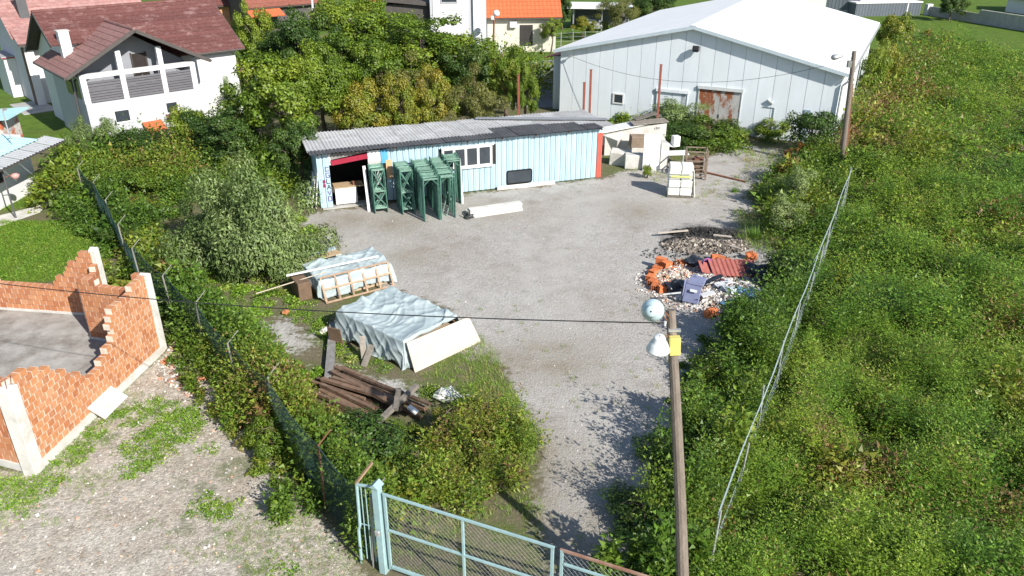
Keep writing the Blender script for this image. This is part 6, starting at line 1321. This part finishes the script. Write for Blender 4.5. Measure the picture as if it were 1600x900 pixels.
stuff('yard_grass', [tufts(poly([(440, 480), (540, 500), (560, 560), (700, 600), (790, 575), (760, 530), (690, 480), (600, 450), (610, 400), (480, 400), (430, 440)]), 26, .2, 55, (0, .7), thr=-.15, scale=1.5, avoid=off_piles), moss(poly([(420, 440), (490, 470), (560, 540), (620, 570), (650, 600), (560, 590), (500, 540), (430, 490)]), 9, .18, 56, .5), tufts(poly([(620, 905), (590, 850), (640, 790), (760, 800), (830, 760), (860, 800), (930, 880), (1000, 1000), (850, 1050), (700, 940)]), 30, .22, 28, (.2, .9), thr=-.25), tufts(poly([(700, 640), (760, 545), (800, 600), (840, 690), (830, 760)]), 30, .24, 29, (.2, .8), thr=-.1), tufts(poly([(1150, 330), (1200, 330), (1210, 400), (1160, 385)]), 14, .4, 30, (.2, .9)), tufts(YARD, 1.6, .16, 53, (.3, .9), thr=.35, scale=1.4), tufts(poly([(950, 270), (1010, 262), (1100, 290), (1170, 262), (1165, 300), (1080, 320), (1000, 300)]), 3, .3, 31, (.3, .9), thr=.2), tufts(poly([(1160, 235), (1240, 236), (1215, 262), (1165, 262)]), 8, .35, 34, (.4, 1.0))], GRASSM, 'straggling grass on the edges of the gravel yard', 'grass')
GROVE = poly([(390, 175), (470, 150), (840, 150), (850, 120), (760, 88), (640, 92), (420, 100), (375, 120)])
stuff('grove_undergrowth', scatter(GROVE, 1.5, (1.2, 3.6), hue_edge(.1, .7), BT, 40, .75, leaf=1.25), BRAMBLE, 'dense undergrowth filling the grove behind the shed', 'undergrowth')
FARL = poly([(1440, 26), (1640, 62), (1680, 88), (1500, 52), (1440, 42)])

# ------------------------------------------------------------------ single trees and shrubs
VAR = {}
def variant(key, seed, m, **k):
    me, cc = crown('crown', seed, m, **k); VAR[key] = (me, cc, k.get('r', (2.2, 2.2, 2.4)))
variant('round', 1, GREEN, r=(2.4, 2.3, 2.3), nclump=52, nleaf=17000, size=.15)
variant('tall', 2, GREEN, r=(2.0, 2.1, 2.9), nclump=54, nleaf=17000, size=.145)
variant('dark', 3, DARKG, r=(2.3, 2.2, 2.3), nclump=50, nleaf=17000, size=.145)
variant('gold', 4, GOLD, r=(1.9, 1.8, 1.7), nclump=48, nleaf=16000, size=.11)
variant('olive', 5, OLIVE, r=(2.0, 1.9, 1.7), nclump=44, nleaf=15000, size=.12, narrow=True)
variant('lime', 6, LIME, r=(2.3, 2.2, 2.3), nclump=50, nleaf=16000, size=.145)
variant('willow', 7, WILLOW, r=(2.3, 2.1, 1.9), nclump=60, nleaf=46000, size=.12, narrow=True, crad=(.20, .34), lift=.7)
variant('shrub', 8, GREEN, r=(1.0, 1.0, .95), nclump=30, nleaf=6500, size=.095, crad=(.28, .42))
variant('shrubdark', 9, DARKG, r=(1.0, 1.05, .95), nclump=30, nleaf=6500, size=.095, crad=(.28, .42))
variant('shrublime', 10, LIME, r=(1.0, 1.0, .9), nclump=28, nleaf=6500, size=.09, crad=(.28, .42))
variant('shrubgold', 11, GOLD, r=(1.0, 1.0, .85), nclump=28, nleaf=6500, size=.09, crad=(.28, .42))
variant('shrubgrey', 12, WILLOW, r=(1.0, 1.0, 1.1), nclump=30, nleaf=6500, size=.10, narrow=True, crad=(.25, .4), lift=.7)
def plant(name, label, cat, key, px, top, wpx, Y, base_frac=.18, sq=None, group=None, yaw=None):
    """crown width from pixels at distance Y, top from the pixel row"""
    pt_ = at(px, top, Y); depth = Y * cos(PITCH) + (CAM_H - 2) * sin(PITCH); R_w = wpx / 2 * depth / FOC
    me, cc, r = VAR[key]; ztop = max(pt_.z, .6); zb = ztop * base_frac
    s_ = R_w / (r[0] * 1.12); sv = (ztop - zb) / 2 / (r[2] * 1.1)
    t = thing(name, label, cat, (pt_.x, Y, 0), yaw if yaw is not None else random.uniform(0, 6.28), group)
    cz = (ztop + zb) / 2
    if key == 'willow': cz = .22 * ztop; sv = (ztop - cz) / (r[2] * 1.08)
    c = link(bpy.data.objects.new('crown', me)); c.parent = t; c.location = (0, 0, cz); c.scale = (s_, s_, sv)
    tm = limbs('trunk', cc * np.array([s_, s_, sv]), -cz, 0, max(.05, .055 * ztop * .5), int(px + Y))
    k_ = link(bpy.data.objects.new('trunk', tm)); k_.parent = t; k_.location = (0, 0, cz)
    return t
T, S = 'tree', 'shrub'
for a in [
    ('broadleaf_tree', 'big leafy tree overhanging the open end of the shed', T, 'round', 425, 82, 175, 44.5, .08),
    ('broadleaf_tree', 'full green tree between the big overhanging tree and the golden shrubs', T, 'lime', 492, 70, 120, 48.5, .1),
    ('broadleaf_tree', 'dark rounded tree behind the white mast', T, 'dark', 462, 8, 110, 60, .1),
    ('broadleaf_tree', 'tall yellow green tree in the middle of the grove', T, 'lime', 560, -12, 150, 66, .1),
    ('broadleaf_tree', 'largest dark green tree of the grove in front of the tall white house', T, 'tall', 665, 22, 165, 57, .05),
    ('broadleaf_tree', 'olive toned tree between the dark tree and the yellow green tree', T, 'round', 590, 60, 120, 54, .05),
    ('broadleaf_tree', 'slender tree whose top crosses the foot of the street lamp', T, 'tall', 790, 66, 80, 54, .05),
    ('broadleaf_tree', 'small tree with browning top beside the lone post behind the shed', T, 'round', 820, 92, 50, 51, .03),
    ('broadleaf_tree', 'bright green tree beside the maroon roof gable', T, 'lime', 388, 5, 62, 66, .1),
    ('broadleaf_tree', 'dark tree below the brown tiled roof', T, 'dark', 428, 45, 70, 63, .05),
    ('broadleaf_tree', 'leafy tree filling the gap below the white mast', T, 'round', 520, 50, 110, 55, .05),
    ('broadleaf_tree', 'olive green tree half hidden behind the golden shrubs', T, 'olive', 640, 92, 110, 51, .05),
    ('broadleaf_tree', 'dark tree just behind the olive grey shrub', T, 'dark', 735, 66, 90, 55, .05),
    ('golden_shrub', 'leftmost of the three golden shrubs behind the shed roof', S, 'gold', 560, 128, 95, 46.0, .02),
    ('golden_shrub', 'middle golden shrub with the orange crown behind the shed roof', S, 'gold', 622, 120, 80, 46.5, .02),
    ('golden_shrub', 'golden shrub next to the olive shrub behind the shed roof', S, 'gold', 676, 108, 82, 47.5, .02),
    ('olive_shrub', 'wide olive grey shrub behind the middle of the shed roof', S, 'olive', 742, 112, 115, 48.0, .02),
    ('willow_bush', 'huge grey green willow bush beside the covered stacks', 'bush', 'willow', 388, 254, 232, 29.4, -.03),
    ('willow_bush', 'lower grey green flank of the willow bush toward the fence', 'bush', 'willow', 318, 285, 120, 31.6, -.03),
    ('broadleaf_tree', 'dark bushy tree filling the corner behind the shed end wall', T, 'dark', 462, 185, 90, 39.5, .0),
    ('broadleaf_tree', 'dark green bush tree left of the overhanging tree', T, 'dark', 345, 165, 120, 43.0, .0),
    ('leafy_shrub', 'yellow green shrub against the loggia house wall', S, 'shrublime', 290, 160, 75, 46.5, .0),
    ('leafy_shrub', 'wispy grey green sapling standing before the white side wall', S, 'shrubgrey', 352, 118, 42, 49.0, .05),
    ('leafy_shrub', 'thin grey sapling at the corner of the loggia house', S, 'shrubgrey', 152, 182, 52, 45.0, .05),
    ('leafy_shrub', 'airy shrub beside the turquoise roof eave', S, 'shrubgrey', 112, 182, 40, 43.5, .0),
    ('leafy_shrub', 'dark shrub below the loggia house wall', S, 'shrubdark', 220, 205, 110, 44.5, .0),
    ('leafy_shrub', 'green shrub between the outbuilding and the mesh fence', S, 'shrub', 118, 228, 80, 41.0, .0),
    ('leafy_shrub', 'broad green shrub growing against the low outbuilding', S, 'shrub', 90, 262, 85, 38.3, .0),
    ('leafy_shrub', 'small round shrub at the end of the garden path', S, 'shrubdark', 88, 292, 42, 36.6, .0),
    ('leafy_shrub', 'green shrub on the yard side of the sagging mesh fence', S, 'shrub', 205, 262, 95, 38.5, .0),
    ('leafy_shrub', 'bronze shrub leaning over the gap in the mesh fence', S, 'shrubgold', 200, 310, 75, 35.2, .0),
    ('leafy_shrub', 'dark shrub at the back corner of the ruin', S, 'shrubdark', 190, 350, 60, 31.5, .0),
    ('leafy_shrub', 'lime green shrub before the dark trees near the willow', S, 'shrublime', 262, 252, 70, 39.5, .0),
    ('leafy_shrub', 'feathery green shrub pushing through the mesh fence by the ruin', S, 'shrublime', 318, 500, 66, 23.6, .0),
    ('leafy_shrub', 'leafy shrub bulging out of the fence toward the gravel lot', S, 'shrub', 420, 655, 78, 17.2, .0),
    ('leafy_shrub', 'dense dark shrub in the corner beside the gate post', S, 'shrubdark', 560, 668, 150, 16.6, .0),
    ('leafy_shrub', 'golden brown bramble shrub behind the gate', S, 'shrubgold', 705, 640, 80, 18.2, .0),
    ('leafy_shrub', 'fresh green shrub between the golden brown shrub and the gravel', S, 'shrublime', 765, 650, 70, 18.6, .0),
    ('leafy_shrub', 'yellow green shrub right behind the pale blue gate leaf', S, 'shrublime', 655, 710, 90, 16.2, .0),
    ('leafy_shrub', 'bluish shrub with airy twigs before the hangar doors', S, 'shrubgrey', 1060, 150, 95, 50.0, .0),
    ('leafy_shrub', 'large round green bush before the rusty hangar door', S, 'shrub', 1110, 188, 110, 47.5, .0),
    ('leafy_shrub', 'dark green bush behind the stacking cage', S, 'shrubdark', 1060, 190, 90, 47.0, .0),
    ('leafy_shrub', 'low bush under the white hangar wall near the far pole', S, 'shrub', 1215, 178, 70, 49.0, .0),
    ('leafy_shrub', 'dark bush at the foot of the hangar corner', S, 'shrubdark', 1275, 170, 75, 45.5, .0),
    ('leafy_shrub', 'small upright plant growing on the gravel before the white door', S, 'shrublime', 1012, 256, 20, 41.0, .0),
    ('leafy_shrub', 'grey green upright shrub at the yard edge above the rubble', S, 'shrubgrey', 1250, 255, 62, 36.0, .0),
    ('leafy_shrub', 'grey green shrub next along the yard edge toward the rubble', S, 'shrubgrey', 1235, 300, 60, 32.5, .0),
    ('leafy_shrub', 'dark shrub shading the black bags', S, 'shrubdark', 1240, 395, 80, 27.0, .0),
    ('leafy_shrub', 'dark shrub at the near side of the rubble heap', S, 'shrubdark', 1190, 480, 100, 24.0, .0),
    ('leafy_shrub', 'leafy shrub beside the head of the leaning pole', S, 'shrub', 1120, 570, 90, 20.5, .0),
    ('leafy_shrub', 'dark overgrown shrub beside the leaning pole', S, 'shrubdark', 1030, 690, 90, 17.0, .0),
    ('leafy_shrub', 'dark overgrown shrub at the foot of the leaning pole', S, 'shrubdark', 1000, 790, 120, 14.6, .0),
    ('broadleaf_tree', 'olive tree behind the ridge of the hangar', T, 'olive', 975, -12, 80, 88, .05),
    ('broadleaf_tree', 'dark tree beside the olive tree behind the hangar', T, 'dark', 1022, -15, 70, 92, .05),
    ('broadleaf_tree', 'small garden tree before the orange roofed bungalow', T, 'lime', 862, 28, 34, 80, .3),
    ('broadleaf_tree', 'reddish garden tree on the lawn beside the carport', T, 'gold', 912, 26, 40, 88, .25),
    ('broadleaf_tree', 'dark conical garden tree behind the bungalow corner', T, 'dark', 880, -12, 34, 96, .05),
    ('broadleaf_tree', 'lone tree before the concrete boundary wall', T, 'dark', 1493, -14, 46, 104, .03),
    ('leafy_shrub', 'golden shrub in the hedge by the hangar roof edge', S, 'shrubgold', 1392, 62, 46, 62, .0),
    ('leafy_shrub', 'lime shrub in the hedge by the hangar roof edge', S, 'shrublime', 1372, 68, 44, 60, .0),
    ('leafy_shrub', 'brown tinged shrub at the far end of the hangar hedge', S, 'shrubgold', 1405, 18, 52, 80, .0),
    ('leafy_shrub', 'pale yellow shrub in the weed field nearest the fence', S, 'shrublime', 1290, 505, 70, 23.5, .0),
    ('leafy_shrub', 'bright lime shrub standing out in the middle of the weed field', S, 'shrublime', 1375, 480, 90, 24.5, .0),
    ('leafy_shrub', 'light green shrub among the weeds at the picture edge', S, 'shrublime', 1560, 560, 110, 21.5, .0),
    ('leafy_shrub', 'dark bush in the weed field low at the picture edge', S, 'shrubdark', 1540, 690, 120, 17.5, .0),
]: plant(*a)
# stand-alone grasses on the yard edge
for px, py, h, lab in ((1180, 372, .9, 'tall grass tuft beside the ash heap'), (1148, 300, .5, 'grass tuft on the gravel beside the white pallet')):
    V, t_, h_ = tpl_tuft(px, 160, .5, .035); V = V * np.array([h * .7, h * .7, h]); me = tri_mesh('grass_tuft', V, t_, h_, GRASSM); o = link(bpy.data.objects.new('grass_tuft', me)); o.location = G(px, py); tag(o, lab, 'grass')
